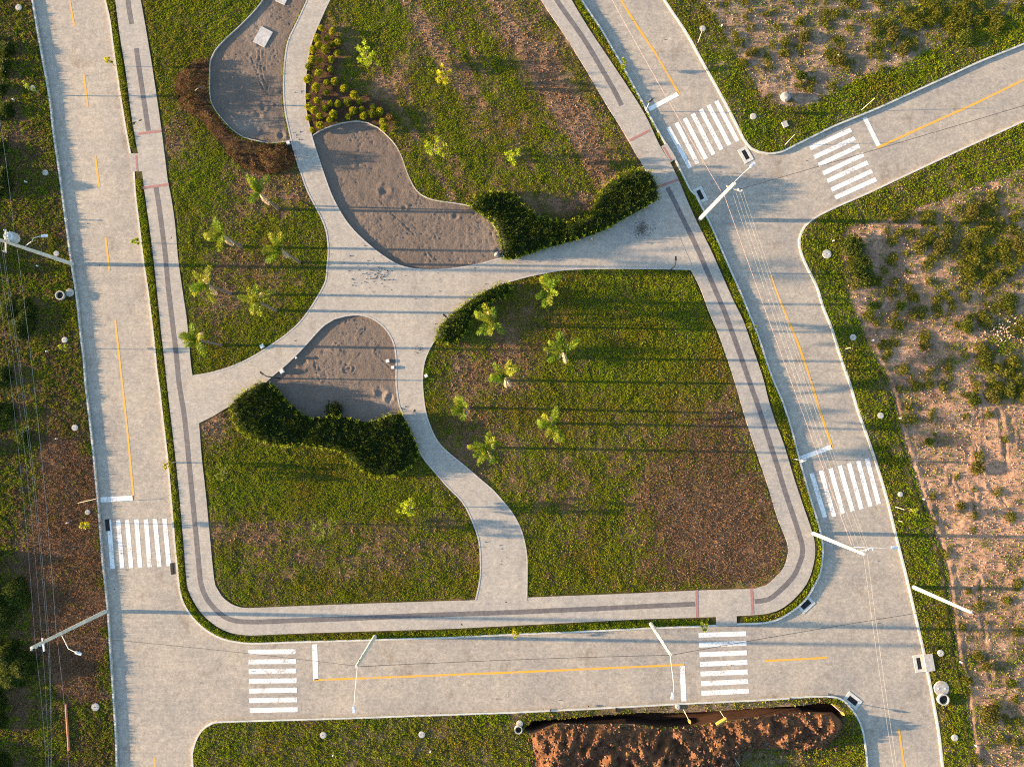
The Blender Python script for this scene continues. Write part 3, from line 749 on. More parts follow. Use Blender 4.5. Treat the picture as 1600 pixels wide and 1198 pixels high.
def crumbs(name, pxpoly, reg, dens, excl, lab):
    poly = W2(pxpoly); c = W2([(-60, -60), (1660, -60), (1660, 1258), (-60, 1258)])
    x0, y0 = np.maximum(poly.min(0), c.min(0)); x1, y1 = np.minimum(poly.max(0), c.max(0))
    n = int(dens * (x1 - x0) * (y1 - y0)); x = rng.uniform(x0, x1, n); y = rng.uniform(y0, y1, n)
    k = pip(x, y, poly); x, y = x[k], y[k]; u, v = proj(x, y); k = pdist(x, y, poly) > .3
    for e in excl: k &= ~pip(u, v, e)
    x, y, u, v = x[k], y[k], u[k], v[k]
    k = rng.random(len(x)) > cover(u, v, reg) + .1; x, y = x[k], y[k]
    a, b = np.array(SOILS[reg][0]), np.array(SOILS[reg][1])
    col = (a + (b - a) * rng.random((len(x), 1)) * 1.4) * rng.uniform(.6, 1.25, (len(x), 1))
    clods(name, x, y, ZT + zrel(x, y, .05), 0.03 + 0.09 * rng.random(len(x)) ** 3, col, lab)

LAWN_X = pxEXCL + [poly_walk, H1, H2, H3]
inner = SI_s
nt_ = 0
nt_ += grass_field('lawn_grass', inner, 'park', 135, 5, (.05, .12), (.026, .055), (8, 66), LAWN_X, 'short green and brown lawn grass inside the park', .22)
strips = [[i for i in range(len(B_s)) if B_s[i][1] < 243 and B_s[i][0] < 400]]
def strip_poly(cond):
    a = [p for p in B_s if cond(p)]; b = [p for p in SO_s if cond(p)]
    return a + b[::-1]
WILD = GREEN * np.array([.80, .86, 1.0])
EDGE_G = np.array([(0.150, 0.200, 0.005), (0.185, 0.220, 0.006), (0.215, 0.220, 0.008), (0.120, 0.170, 0.005), (0.23, 0.19, 0.016)])
for cond, lab in [(lambda p: p[0] < 260 and p[1] < 240, 'clipped grass strip between left road and pavement, upper part'),
                  (lambda p: p[1] > 269 and p[0] < 1117 and not (p[0] > 900 and p[1] < 900), 'long clipped grass strip between kerb and pavement, left and bottom'),
                  (lambda p: p[0] > 1151 and p[1] > 255 or (p[0] > 1049 and 255 < p[1] < 800), 'clipped grass strip along the right road'),
                  (lambda p: p[0] > 600 and p[1] < 224, 'clipped grass strip at the top of the right road')]:
    nt_ += grass_field('verge_grass', strip_poly(cond), 'park', 120, 6, (.09, .17), (.05, .09), (8, 66), (), lab, .1, smin=.93, green=EDGE_G)
nt_ += grass_field('wild_grass', polyA, 'left', 70, 6, (.08, .22), (.04, .09), (8, 66), (), 'rough grass and weeds left of the left road', .75, green=WILD * .78)
nt_ += grass_field('wild_grass', polyC, 'corner', 95, 6, (.055, .15), (.03, .065), (8, 66), (), 'grass verge and weeds on the upper right plot', .3, green=WILD)
nt_ += grass_field('wild_grass', polyD, 'field', 95, 6, (.055, .15), (.03, .065), (8, 66), (), 'grass verge and weeds on the right hand field', .3, green=WILD)
nt_ += grass_field('wild_grass', polyE, 'lot', 95, 6, (.055, .15), (.03, .065), (8, 66), [TRENCH], 'rough grass on the bottom plot', .4)
crumbs('soil_crumbs', inner, 'park', 60, LAWN_X + [BED_BROWN, BED_BALL], 'brown soil crumbs on bare patches of the park lawn')
crumbs('soil_crumbs', polyA, 'left', 60, (), 'dark brown soil crumbs left of the left road')
crumbs('soil_crumbs', polyC, 'corner', 22, (), 'pinkish soil crumbs on the upper right plot')
crumbs('soil_crumbs', polyD, 'field', 22, (), 'pinkish soil crumbs on the right hand field')
print('grass tris', nt_)

# dead stalks on the dug earth at the left, and on the brown part of the lawn
def stalks(pxpoly, n, lab, c0):
    poly = W2(pxpoly); a, b = poly.min(0), poly.max(0)
    x = rng.uniform(a[0], b[0], n); y = rng.uniform(a[1], b[1], n); k = pip(x, y, poly); x, y = x[k], y[k]
    col = np.array(c0)[None] * rng.uniform(.5, 1.4, (len(x), 1))
    V, Fc, C = blades(x, y, np.full(len(x), ZT), 4, .15, rng.uniform(.12, .35, len(x)), .035, (30, 80), col)
    o = mesh_np('dead_stalks', V, Fc, MT['grass'], None, False, C); o['kind'] = 'stuff'; o['label'] = lab
stalks(SOIL_LEFT, 9000, 'dry brown stalks on the dug earth at the left', (0.17, 0.085, 0.04))
stalks([(1010, 700), (1130, 640), (1200, 780), (1225, 870), (1190, 910), (1000, 915), (1000, 800)], 7000, 'dry brown stubble on the lower right lawn', (0.15, 0.082, 0.042))

# dense undergrowth on the far left margin: nobody could count it
def undergrowth(blobs, lab, pal=((0.045, 0.060, 0.012), (0.065, 0.085, 0.013), (0.10, 0.11, 0.018), (0.03, 0.042, 0.010)), Lr=(.12, .3), W_=.09, thick=95):
    Vs, Fs, Cs, o_ = [], [], [], 0
    for (cu, cv, r, h) in blobs:
        n = max(4, int(thick * r * r / 10))
        a = rng.uniform(0, 6.28, n); q = np.sqrt(rng.random(n)) * r / 16 * (.45 + 1.1 * vnoise(a * 1.6 + cu, a * 0 + cv, 7))
        c = pw(cu, cv, 0.2); x = c[0] + np.cos(a) * q; y = c[1] + np.sin(a) * q
        z = ZT + h * (1 - (q / (r / 16)) ** 2 * .75) * rng.uniform(.35, 1, n)
        col = np.array(pal)[rng.integers(0, 4, n)]
        V, Fc, C = blades(x, y, z, 4, .12, rng.uniform(*Lr, n), W_, (20, 85), col)
        Vs.append(V); Fs.append(Fc + o_); Cs.append(C); o_ += len(V)
    o = mesh_np('undergrowth', np.vstack(Vs), np.vstack(Fs), MT['leaf'], None, False, np.vstack(Cs)); o['kind'] = 'stuff'; o['label'] = lab
bl = []
for k in range(30): bl.append((rng.uniform(-60, 42), rng.uniform(860, 1230), rng.uniform(10, 22), rng.uniform(.5, 1.0)))
for k in range(14): bl.append((rng.uniform(-50, 12), rng.uniform(60, 190), rng.uniform(7, 12), rng.uniform(.3, .45)))
for k in range(8): bl.append((rng.uniform(15, 45), rng.uniform(430, 530), rng.uniform(8, 15), rng.uniform(.35, .55)))
for k in range(8): bl.append((rng.uniform(-50, 40), rng.uniform(560, 700), rng.uniform(8, 15), rng.uniform(.3, .6)))
for k in range(14): bl.append((rng.uniform(-60, 20), rng.uniform(200, 420), rng.uniform(8, 14), rng.uniform(.4, 1.0)))
WP = ((0.085, 0.092, 0.010), (0.13, 0.125, 0.012), (0.17, 0.145, 0.018), (0.06, 0.07, 0.009))
wb = []
while len(wb) < 210:
    u_, v_ = rng.uniform(1310, 1600), rng.uniform(300, 1198)
    if not pip(np.array([u_]), np.array([v_]), V_D + [(2060, 1620)])[0]: continue
    den = .9 if v_ < 620 else (.25 if u_ > 1480 and v_ < 900 else .5)
    if rng.random() < den: wb.append((u_, v_, rng.uniform(2, 9) * (1.2 if v_ < 600 else 1), rng.uniform(.06, .2)))
for k in range(26): wb.append((rng.normal(1545, 32), rng.normal(395, 34), rng.uniform(8, 14), rng.uniform(.15, .3)))
for k in range(16): wb.append((rng.normal(1570, 24), rng.normal(575, 26), rng.uniform(8, 13), rng.uniform(.2, .4)))
undergrowth(wb, 'olive weeds scattered over the right hand field', WP, (.08, .2), .055, 17)
wb = []
while len(wb) < 150:
    u_, v_ = rng.uniform(1110, 1600), rng.uniform(-10, 160)
    if pip(np.array([u_]), np.array([v_]), V_C + [(2060, -420)])[0]: wb.append((u_, v_, rng.uniform(2, 9), rng.uniform(.06, .2)))
for k in range(26): wb.append((rng.normal(1480, 60), rng.normal(20, 22), rng.uniform(8, 14), rng.uniform(.15, .3)))
undergrowth(wb, 'olive weeds scattered over the upper right plot', WP, (.08, .2), .055, 17)
undergrowth(bl, 'dense dark weeds and scrub along the far left margin')

# ------------------------------------------------------------------ hedges
def leafpatch(x, y, z, col, K, L, Wd, tilt, rad=.1):
    return blades(x, y, z, K, rad, L, Wd, tilt, col)

def hedge(pts, h, n_m2, lab, tone=1.0, grow=None):
    w = W2(smx(pts + [pts[0]])[:-1], h * .6); c = w.mean(0)
    lo, hi = w.min(0), w.max(0)
    # lumpy solid core
    gx, gy = grid_in(w, [], .3, .15, False, .35)
    v, f = cdt(np.stack([gx, gy], 1), [w]); cc = v[f].mean(1); f = flip_up(v, f[pip(cc[:, 0], cc[:, 1], w)])
    dm = pdist(v[:, 0], v[:, 1], w)
    gr = lambda x, y: 1.0 if grow is None else np.interp(proj(x, y)[0], *grow)
    top = lambda x, y, dm: h * gr(x, y) * (0.35 + 0.5 * np.clip(dm / .45, 0, 1)) * (.72 + .5 * fbm(x / 1.1, y / 1.1, 101, 3))
    z = np.where(dm < 1e-4, 0.1, 0.1 + top(v[:, 0], v[:, 1], dm) * .8)
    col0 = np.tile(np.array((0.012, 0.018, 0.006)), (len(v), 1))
    area = (hi - lo).prod(); n = int(area * n_m2)
    x = rng.uniform(lo[0], hi[0], n); y = rng.uniform(lo[1], hi[1], n); k = pip(x, y, w); x, y = x[k], y[k]
    d2 = pdist(x, y, w); zz = 0.1 + top(x, y, d2) * rng.uniform(.45, 1.0, len(x))
    # outer rim gets leaves all the way down
    tone_n = fbm(x / .9, y / .9, 103)[:, None]
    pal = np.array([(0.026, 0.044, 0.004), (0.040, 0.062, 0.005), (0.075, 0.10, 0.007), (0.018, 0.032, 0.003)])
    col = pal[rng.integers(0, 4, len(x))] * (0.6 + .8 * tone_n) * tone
    V, Fc, C = blades(x, y, zz, 4, .10, rng.uniform(.16, .34, len(x)), .06, (5, 50), col, .4)
    m = len(v)
    rim = np.repeat(w, 14, 0) + rng.normal(0, .12, (len(w) * 14, 2))
    rz = 0.12 + rng.random(len(rim)) * h * .75 * gr(rim[:, 0], rim[:, 1])
    rc = np.array([(0.21, 0.23, 0.010), (0.13, 0.17, 0.008)])[rng.integers(0, 2, len(rim))]  # brighter leaf colours paint the sunlit rim of the hedge
    V2, F2, C2 = blades(rim[:, 0], rim[:, 1], rz, 3, .08, rng.uniform(.14, .28, len(rim)), .05, (15, 80), rc, .3)
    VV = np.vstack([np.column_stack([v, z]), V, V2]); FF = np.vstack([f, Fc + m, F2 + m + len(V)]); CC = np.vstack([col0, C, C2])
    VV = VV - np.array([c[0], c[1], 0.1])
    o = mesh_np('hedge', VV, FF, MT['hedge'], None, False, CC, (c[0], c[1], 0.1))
    return tag(o, lab, 'hedge')
hedge(H1, 1.6, 100, 'dark green V shaped hedge above the widening path to the right road', .8, ((740, 850, 940, 1000), (.65, .8, 1.1, 1.3)))
hedge(H2, 1.3, 100, 'long wavy dark hedge below the rounded sand pit', .75)
hedge(H3, 1.25, 100, 'narrow curved hedge on the lawn corner below the path crossing')

def leafball(n, r, h, z0, pal, L, Wd, seed, squash=1.0, inner=.55):
    r_ = np.random.default_rng(seed)
    a = r_.uniform(0, 6.28, n); ct = r_.uniform(-.35, 1, n); st = np.sqrt(1 - ct ** 2); q = r * r_.uniform(inner, 1, n) * (0.8 + .4 * vnoise(a * 1.3, ct * 3, seed))
    x, y, z = q * st * np.cos(a), q * st * np.sin(a), z0 + h * (.45 + .55 * ct * q / r)
    col = np.array(pal)[r_.integers(0, len(pal), n)]
    return blades(x, y, z, 3, L * .4, np.full(n, L), Wd, (5, 80), col, .25)

# ball shrubs
BALLS = [(410, 185), (480, 210), (387, 250), (447, 250), (515, 275), (398, 297), (477, 290), (360, 322), (437, 320), (510, 342), (355, 382), (405, 385), (473, 382), (340, 425), (467, 442), (392, 467), (330, 505), (445, 525),
         (495, 520), (380, 557), (445, 585), (553, 565), (330, 610), (387, 637), (617, 605), (467, 655), (515, 657), (580, 650), (650, 640), (333, 675), (368, 697), (433, 685), (610, 702), (663, 688), (735, 680), (775, 707),
         (335, 745), (402, 732), (487, 725), (578, 735), (675, 732), (733, 722), (465, 755), (405, 792), (355, 818), (793, 768), (805, 805)]
protoV = []
for i in range(4):
    pal = [(0.26, 0.25, 0.010), (0.20, 0.21, 0.009), (0.31, 0.26, 0.012)] if i < 3 else [(0.10, 0.115, 0.009), (0.13, 0.13, 0.010)]
    protoV.append(leafball(260, .32, .50, .03, pal, .13, .08, 200 + i))
protoM = []
names = ['first', 'second', 'third', 'fourth', 'fifth', 'sixth', 'seventh', 'eighth', 'ninth', 'tenth', 'eleventh', 'twelfth', 'thirteenth', 'fourteenth', 'fifteenth', 'sixteenth']
pts = [(400 + X / 3.9925, Y / 3.9925) for X, Y in BALLS]
edge = np.array(sm(P_up, 5))
dl = pdist(np.array([p[0] for p in pts]), np.array([p[1] for p in pts]), edge, False)
ds = pdist(np.array([p[0] for p in pts]), np.array([p[1] for p in pts]), np.array(sm(sand1_top, 5)), False)
rows = {}
for i, p in enumerate(pts):
    r = 'touching the curved path' if dl[i] < 11 else ('along the sand edge' if ds[i] < 17 and p[0] > 505 else ('in the second row from the path' if dl[i] < 24 else ('on the lawn side of the bed' if dl[i] < 44 and p[1] < 150 else 'in the middle of the bed')))
    rows.setdefault(r, []).append(i)
order = {}
for r, l in rows.items():
    bylr = r.startswith('along the sand') or r.startswith('in the middle')
    l.sort(key=lambda i: pts[i][0] if bylr else pts[i][1])
    for j, i in enumerate(l): order[i] = (r, names[j], 'from the left' if bylr else 'from the top')
protos = []
for i, p in enumerate(pts):
    b = P(p[0], p[1], ZT)
    k = [0, 1, 2, 0, 1, 2, 3][i % 7]
    r, nth, wh = order[i]
    if len(protos) <= k or k not in [q[0] for q in protos]:
        V, Fc, C = protoV[k]
        o = mesh_np('ball_shrub', V, Fc, MT['leaf'], None, False, C); protos.append((k, o))
    else:
        o = [q[1] for q in protos if q[0] == k][0].copy(); COL.objects.link(o)
    o.location = b; o.rotation_euler = (0, 0, i * 1.3); s_ = .8 + .4 * ((i * 37) % 11) / 10; o.scale = (s_, s_, s_)
    tag(o, ('darker green' if k == 3 else 'round yellow green') + ' shrub %s, %s %s' % (r, nth, wh), 'shrub', 'round shrubs in the bed beside the curved path')
V, Fc, C = leafball(260, .42, .5, .03, [(0.26, 0.11, 0.03), (0.20, 0.10, 0.03), (0.17, 0.15, 0.03)], .13, .05, 260)
o = mesh_np('ball_shrub', V, Fc, MT['leaf'], None, False, C); o.location = P(609, 187, ZT)
tag(o, 'orange brown shrub at the right end of the ball shrub bed', 'shrub', 'round shrubs in the bed beside the curved path')

# brown shrub bed: one continuous mass of withered shrubs
w = W2(smx(BED_BROWN + [BED_BROWN[0]])[:-1]); lo, hi = w.min(0), w.max(0); n = 15000
x = rng.uniform(lo[0], hi[0], n); y = rng.uniform(lo[1], hi[1], n); k = pip(x, y, w) & (rng.random(n) < np.clip((fbm(x / 1.0, y / 1.0, 111, 3) - .36) * 7, 0.05, 1)); x, y = x[k], y[k]
hh = 1.05 * np.clip((fbm(x / 1.0, y / 1.0, 111, 3) - .3) * 2.6, .2, 1.1) * np.clip(pdist(x, y, w) / .6, .35, 1)
pal = np.array([(0.070, 0.033, 0.021), (0.105, 0.048, 0.028), (0.045, 0.023, 0.016), (0.14, 0.066, 0.036), (0.09, 0.07, 0.018)])
col = pal[np.minimum(rng.integers(0, 6, len(x)), 4)] * (.6 + .8 * fbm(x / 1.5, y / 1.5, 113)[:, None])
V, Fc, C = blades(x, y, ZT + hh * rng.uniform(.35, 1, len(x)), 5, .12, rng.uniform(.10, .24, len(x)), .05, (10, 85), col)
o = mesh_np('shrub_bed', V, Fc, MT['leaf'], None, False, C)
tag(o, 'mass of withered reddish brown shrubs around the upper left sand pit', 'shrubs', None, 'stuff')

# bushes standing out in the right field
def bush(u, v, r, h, lab, pal, seed):
    r, h = r * .8, h * .6
    e = empty('bush', P(u, v, ZT), lab, 'bush', 'bushes on the bare plots')
    V, Fc, C = leafball(int(420 * (r / .8) ** 2) + 80, r, h, 0, pal, .2, .08, seed, 1, .3)
    mesh_np('foliage', V, Fc, MT['leaf'], e, False, C)
    g = G()
    for k in range(4):
        a = k * 1.6 + seed; g.tube([(0, 0, -.02), (.25 * r * math.cos(a), .25 * r * math.sin(a), h * .35), (.5 * r * math.cos(a), .5 * r * math.sin(a), h * .7)], [.03, .02, .01], 5)
    g.build('stems', MT['bark'], e)
GP = [(0.06, 0.08, 0.012), (0.09, 0.105, 0.014), (0.045, 0.06, 0.012)]; YP = [(0.12, 0.13, 0.018), (0.09, 0.115, 0.014)]; OP = [(0.13, 0.11, 0.022), (0.09, 0.085, 0.02)]
for i, a in enumerate([(1330, 385, 1.5, 1.0, 'largest dark green bush behind the grass verge near the rounded kerb corner', GP),
          (1342, 418, 1.5, .9, 'dark bush just below the largest bush by the rounded kerb corner', GP), (1352, 438, 1.0, .6, 'lowest of three dark bushes near the rounded kerb corner', GP),
          (1362, 479, .6, .5, 'small bright green bush left of its twin on the pink soil', YP), (1406, 478, .65, .5, 'small bright green bush right of its twin on the pink soil', YP),
          (1507, 508, .75, .7, 'upright green bush left of the rubble pile', YP), (1470, 385, 1.1, .5, 'low olive bush in the middle of the upper right field', OP), (1437, 385, .7, .45, 'small yellowish bush left of the low olive bush', OP),
          (1520, 330, 1.0, .6, 'olive bush near the right edge above the yellowish weeds', OP), (1443, 540, .6, .4, 'small bush on bare soil left of the yellow weeds patch', OP),
          (1525, 730, .9, .6, 'bush at the lower end of the dark rut in the field', OP), (1575, 470, 1.0, .6, 'dark bush above the rubble pile at the right edge', GP), (1540, 1040, .6, .5, 'small bush right of the square drain cover', OP),
          (1578, 1066, .6, .55, 'rounded dark bush at the lower right edge', GP), (1545, 1115, 1.2, .5, 'broad low bush in the lower right corner', OP), (1440, 1165, .01, .01, '', GP),
          (1310, 95, .8, .5, 'olive bush left of centre on the upper right plot', OP), (1255, 60, .7, .5, 'small bush on the upper left of the corner plot', OP), (1395, 55, .9, .5, 'bushy clump in the middle of the upper right plot', OP),
          (1250, 120, .7, .5, 'dark bush on pink soil above the grey boulder', GP), (1410, 80, .7, .5, 'low bush by the verge of the upper right plot', OP), (1170, 85, .5, .4, 'small bush beside the verge at the top right', OP),
          (1550, 620, .9, .5, 'ragged bush near the right edge below the yellow weeds', OP), (1520, 625, .8, .5, 'ragged bush left of its neighbour below the yellow weeds', GP), (1450, 690, .5, .3, 'tiny weed clump on the bare pink soil by the verge', YP),
          (1500, 790, .5, .3, 'low weeds beside the small bare mound', OP), (1590, 380, 1.0, .5, 'yellowish bush cut by the right edge of the picture', OP), (1505, 60, 1.1, .5, 'broad yellow green bush on the upper right plot near the verge', YP)]):
    if a[4]: bush(*a, 300 + i)
bush(523, 641, 1.1, 1.0, 'dark feathery bush standing on the sand above the lower hedge', [(0.02, 0.03, 0.008), (0.03, 0.045, 0.009)], 350)  # the shade it stands in is put into its dark leaf colour

# ------------------------------------------------------------------ palms
def frond_geo(az, elev, L, droop, dry, seed):
    r_ = np.random.default_rng(seed); n = 15
    d_ = Vector((math.cos(az) * math.cos(elev), math.sin(az) * math.cos(elev), math.sin(elev))); p = Vector((0, 0, 0)); pts = [p.copy()]
    for i in range(n):
        d_ = (d_ + Vector((0, 0, -droop * (0.3 + i / n) / n * 3))).normalized(); p = p + d_ * (L / n); pts.append(p.copy())
    rac = G(); rac.tube(pts, [.035 * (1 - .85 * i / n) for i in range(n + 1)], 5)
    V, Fc = [], []
    for i in range(1, n + 1):
        t = (pts[i] - pts[i - 1]).normalized(); sd = t.cross(Vector((0, 0, 1))).normalized(); up = sd.cross(t)
        if i < 3 and not dry: continue
        s = math.sin(math.pi * min(1, (i - 1) / n * .85 + .15)) ** .6
        for sub in range(3):
            for sg in (-1, 1):
                q = pts[i - 1].lerp(pts[i], sub / 4 + r_.uniform(0, .2)); phi = r_.uniform(-.7, .9) if not dry else r_.uniform(-1.2, -.2)
                ln = (0.50 if not dry else 0.34) * s * r_.uniform(.75, 1.15)
                dr = (t * r_.uniform(.5, .9) + sd * sg * math.cos(phi) + up * math.sin(phi)).normalized()
                w = t * (.042 if not dry else .04); b = len(V)
                m = q + dr * ln * .5 + Vector((0, 0, -.02)); e = q + dr * ln + Vector((0, 0, -.14 * ln if not dry else -.2 * ln))
                V += [q, m + w, e, m - w]; Fc += [(b, b + 1, b + 2, b + 3)]
    return rac, V, Fc

def palm(u, v, h, lean, n_green, n_dry, lab, seed, gaz=180, young=1.0):
    r_ = random.Random(seed); base = P(u, v, ZT)
    e = empty('palm_tree', base, lab, 'palm', 'palms planted on the park lawns')
    top = Vector((lean[0], lean[1], h))
    tr = G(); pts = [Vector((top.x * t * t, top.y * t * t, h * t - .05)) for t in np.linspace(0, 1, 9)]
    tr.tube(pts, [.16, .135, .125, .12, .115, .11, .105, .095, .07], 10); tr.build('trunk', MT['palmbark'], e, None, True)
    for i in range(n_green + n_dry):
        dry = i >= n_green
        az = math.radians(gaz + (r_.uniform(-110, 110) if not dry else r_.choice((-1, 1)) * r_.uniform(60, 140)) + (0 if dry else (i - n_green / 2) * 16))
        elev = math.radians(r_.uniform(38, 78)) if not dry else math.radians(r_.uniform(5, 30))
        rac, V, Fc = frond_geo(az, elev, (r_.uniform(1.6, 2.25) if not dry else r_.uniform(1.1, 1.6)) * young, r_.uniform(.5, 1.0) if not dry else r_.uniform(.9, 1.5), dry, seed * 50 + i)
        nb = len(rac.v); VV = np.array(rac.v + [tuple(q) for q in V]) ; FF = rac.f + [tuple(nb + k for k in q) for q in Fc]
        tone = r_.choice([(0.085, 0.135, 0.010), (0.125, 0.17, 0.012), (0.19, 0.20, 0.016)]) if not dry else (0.46, 0.35, 0.22)
        c = np.tile(np.array(tone), (len(VV), 1)) * np.random.default_rng(i).uniform(.75, 1.25, (len(VV), 1))
        fr = mesh_np('dry_frond' if dry else 'frond', VV, FF, MT['leaf'], e, False, c); fr.location = top
        if dry: fr['label'] = 'pale dried frond'
    return e
PALMS = [(435, 327, 4.6, 'tall palm by the upper left bed, nearest the curved path', 6, 1), (378, 386, 4.3, 'palm with a bright upright crown left of the path, second row from the top', 6, 2),
         (468, 410, 4.9, 'palm nearest the path crossing in the left lawn', 7, 2), (361, 459, 4.5, 'palm by the left pavement with three pale dry fronds', 6, 3),
         (432, 485, 4.7, 'palm left of the path in the lower middle of the left lawn', 6, 2), (346, 539, 4.4, 'lowest palm on the left lawn beside the pavement', 6, 1),
         (857, 470, 4.2, 'palm at the top edge of the right lawn below the wide path', 7, 1), (773, 509, 4.2, 'palm in the shade right of the narrow curved hedge', 8, 3),
         (874, 559, 4.4, 'yellowish palm in the upper middle of the right lawn', 5, 2), (791, 594, 4.2, 'palm with two pale dry fronds in the middle left of the right lawn', 7, 2),
         (732, 637, 3.6, 'smallest palm beside the curved path on the right lawn', 5, 1), (862, 661, 4.3, 'yellow palm in the lower middle of the right lawn', 5, 1), (768, 699, 4.2, 'lowest palm on the right lawn near the S shaped path', 7, 2)]
for i, (u, v, h, lab, a, b) in enumerate(PALMS):
    palm(u, v, h, (random.uniform(-.25, .05), random.uniform(-.1, .2)), a + 2, b, lab, 400 + i, 165 + 12 * (i % 4), .8 if i == 10 else 1.0)

# ------------------------------------------------------------------ young broadleaf trees
def tree(u, v, h, r, n, lab, pal, seed, name='young_tree', stake=False, grp='young trees planted on the lawns'):
    r_ = np.random.default_rng(seed); base = P(u, v, ZT)
    e = empty(name, base, lab, 'tree', grp)
    tr = G(); tr.tube([(0, 0, -.05), (.02, .01, h * .4), (-.02, .02, h * .75)], [.05 * h / 2.5, .04 * h / 2.5, .025 * h / 2.5], 7)
    ends = []
    for k in range(6):
        a = k * 1.05 + seed; q = Vector((math.cos(a) * r * .75, math.sin(a) * r * .75, h * (.75 + .25 * r_.random()))); ends.append(q)
        tr.tube([(0, 0, h * (.45 + .05 * k)), q * .55 + Vector((0, 0, h * .3)), q], [.022, .015, .007], 5)
    tr.build('trunk', MT['bark'], e, None, True)
    Vs, Fs, Cs, o_ = [], [], [], 0
    for k in range(int(n * 1.6)):
        q = ends[k % 6] * r_.uniform(.5, 1.1) + Vector(r_.normal(0, r * .28, 3)); q.z = max(h * .5, q.z)
        m = 26; x, y, z = r_.normal(q.x, r * .12, m), r_.normal(q.y, r * .12, m), r_.normal(q.z, r * .12, m)
        V, Fc, C = blades(x, y, z, 2, .03, np.full(m, .17), .10, (10, 85), np.array(pal)[r_.integers(0, len(pal), m)], .25)
        Vs.append(V); Fs.append(Fc + o_); Cs.append(C); o_ += len(V)
    mesh_np('crown', np.vstack(Vs), np.vstack(Fs), MT['leaf'], e, False, np.vstack(Cs))
    if stake:
        g = G(); g.tube([(.15, .1, -.02), (.15, .1, h * .7)], .025, 6); g.build('stake', MT['wood'], e)
LG = [(0.24, 0.29, 0.015), (0.31, 0.33, 0.018), (0.19, 0.25, 0.014)]; LY = [(0.40, 0.35, 0.015), (0.33, 0.32, 0.015)]
tree(578, 103, 2.4, .95, 15, 'young green tree right of the ball shrub bed', LG, 501)
tree(694, 131, 2.3, .65, 11, 'yellow young tree in the middle of the upper lawn', LY, 502)
tree(681, 242, 2.1, .95, 9, 'sparse young tree beside the large sand pit', LG, 503)
tree(802, 254, 2.2, .65, 10, 'young tree above the V shaped hedge', LG, 504)
tree(644, 790, 2.5, .75, 14, 'bright green young tree left of the S shaped path', LG, 505)
tree(518, 818, 2.6, .95, 10, 'sparse young tree on the bare strip of the lower left lawn', [(0.10, 0.13, 0.02), (0.13, 0.15, 0.02)], 506)
tree(356, 738, 1.5, .9, 7, 'faint yellowish sapling beside the left pavement of the lower lawn', [(0.13, 0.15, 0.018), (0.10, 0.12, 0.016)], 507)
SG = 'saplings along the roads'
for i, (bu, bv, h, lab) in enumerate([(64, 148, 2.6, 'leaning sapling on the left verge near the top edge'), (180, 104, 1.6, 'sapling in the clipped strip at the top of the left road'), (222, 380, 1.7, 'sapling in the clipped strip beside the left road, level with the left power pole'),
                     (272, 723, 2.0, 'sapling in the clipped strip beside the left road above the zebra crossing'), (113, 544, 1.7, 'sapling on the left verge below the open pipe ring'), (146, 817, 2.0, 'sapling on the dug earth beside the left zebra crossing'),
                     (971, 108, 1.4, 'sapling in the clipped strip near the top of the right road'), (1168, 512, 1.5, 'sapling in the clipped strip in the middle of the right road'), (1095, 973, 1.3, 'sapling in the clipped strip above the lower right zebra crossing'),
                     (805, 985, 1.2, 'small sapling in the clipped strip in the middle of the bottom road'), (1420, 797, 1.3, 'staked sapling on the right verge below the zebra crossing')]):
    tree(bu, bv, h, .32, 4, lab, LY if i % 2 else LG, 520 + i, 'sapling', i in (3, 8, 10), SG)

# ------------------------------------------------------------------ poles, lamps and cables
def hgt(b, t):
    db = math.hypot(b[0] - NADIR[0], b[1] - NADIR[1]); dt = math.hypot(t[0] - NADIR[0], t[1] - NADIR[1]); return H * (1 - db / dt)
def concrete_pole(b, t, lab, name='utility_pole', cat='utility pole', grp='concrete poles along the roads', r=(.19, .12)):
    h = hgt(b, t); base = P(b[0], b[1], ZT)
    e = empty(name, base, lab, cat, grp)
    g = G(); g.tube([(0, 0, -.1), (0, 0, h * .5), (0, 0, h)], [r[0], (r[0] + r[1]) / 2, r[1]], 14)
    o = g.build('shaft', MT['conc'], e); 
    for k in range(2):
        hb = G(); hb.tube([(0, -.22, h * (.72 + .14 * k)), (0, .22, h * (.72 + .14 * k))], .03, 6); hb.build('bolt', MT['dark'], e)
    return e, base, h
def lamp_arm(e, base, pts, head=True, r=.03, mat='pale'):
    """pts: (u, v, height) along the arm"""
    w = [P(u, v, z) - base for u, v, z in pts]
    g = G(); g.tube(w, r, 7); a = g.build('lamp_arm', MT[mat], e)
    if head:
        d_ = (w[-1] - w[-2]); d_.z = 0; d_.normalize(); rz = math.atan2(d_.y, d_.x)
        g = G(); g.box(w[-1] + d_ * .2, (.55, .22, .09), rz); g.box(w[-1] + d_ * .05 + Vector((0, 0, .07)), (.2, .12, .06), rz); g.build('lamp_head', MT['galv'], a)
def insulator(e, p, s=1.0):
    g = G(); g.lathe(p, [(.02, 0), (.02, .05), (.07, .06), (.03, .1), (.08, .12), (.03, .16), (.06, .18), (.02, .22)], 10); g.build('insulator', MT['porc'], e)
def crossarm(e, c, L, ang, mat='wood'):
    g = G(); g.box(c, (L, .1, .11), ang); a = g.build('crossarm', MT[mat], e)
    return a

L1, l1b, l1h = concrete_pole((112, 412), (-9, 371), 'concrete power pole with a transformer, on the left verge')
def at(b, u, v, z): return P(u, v, z) - b
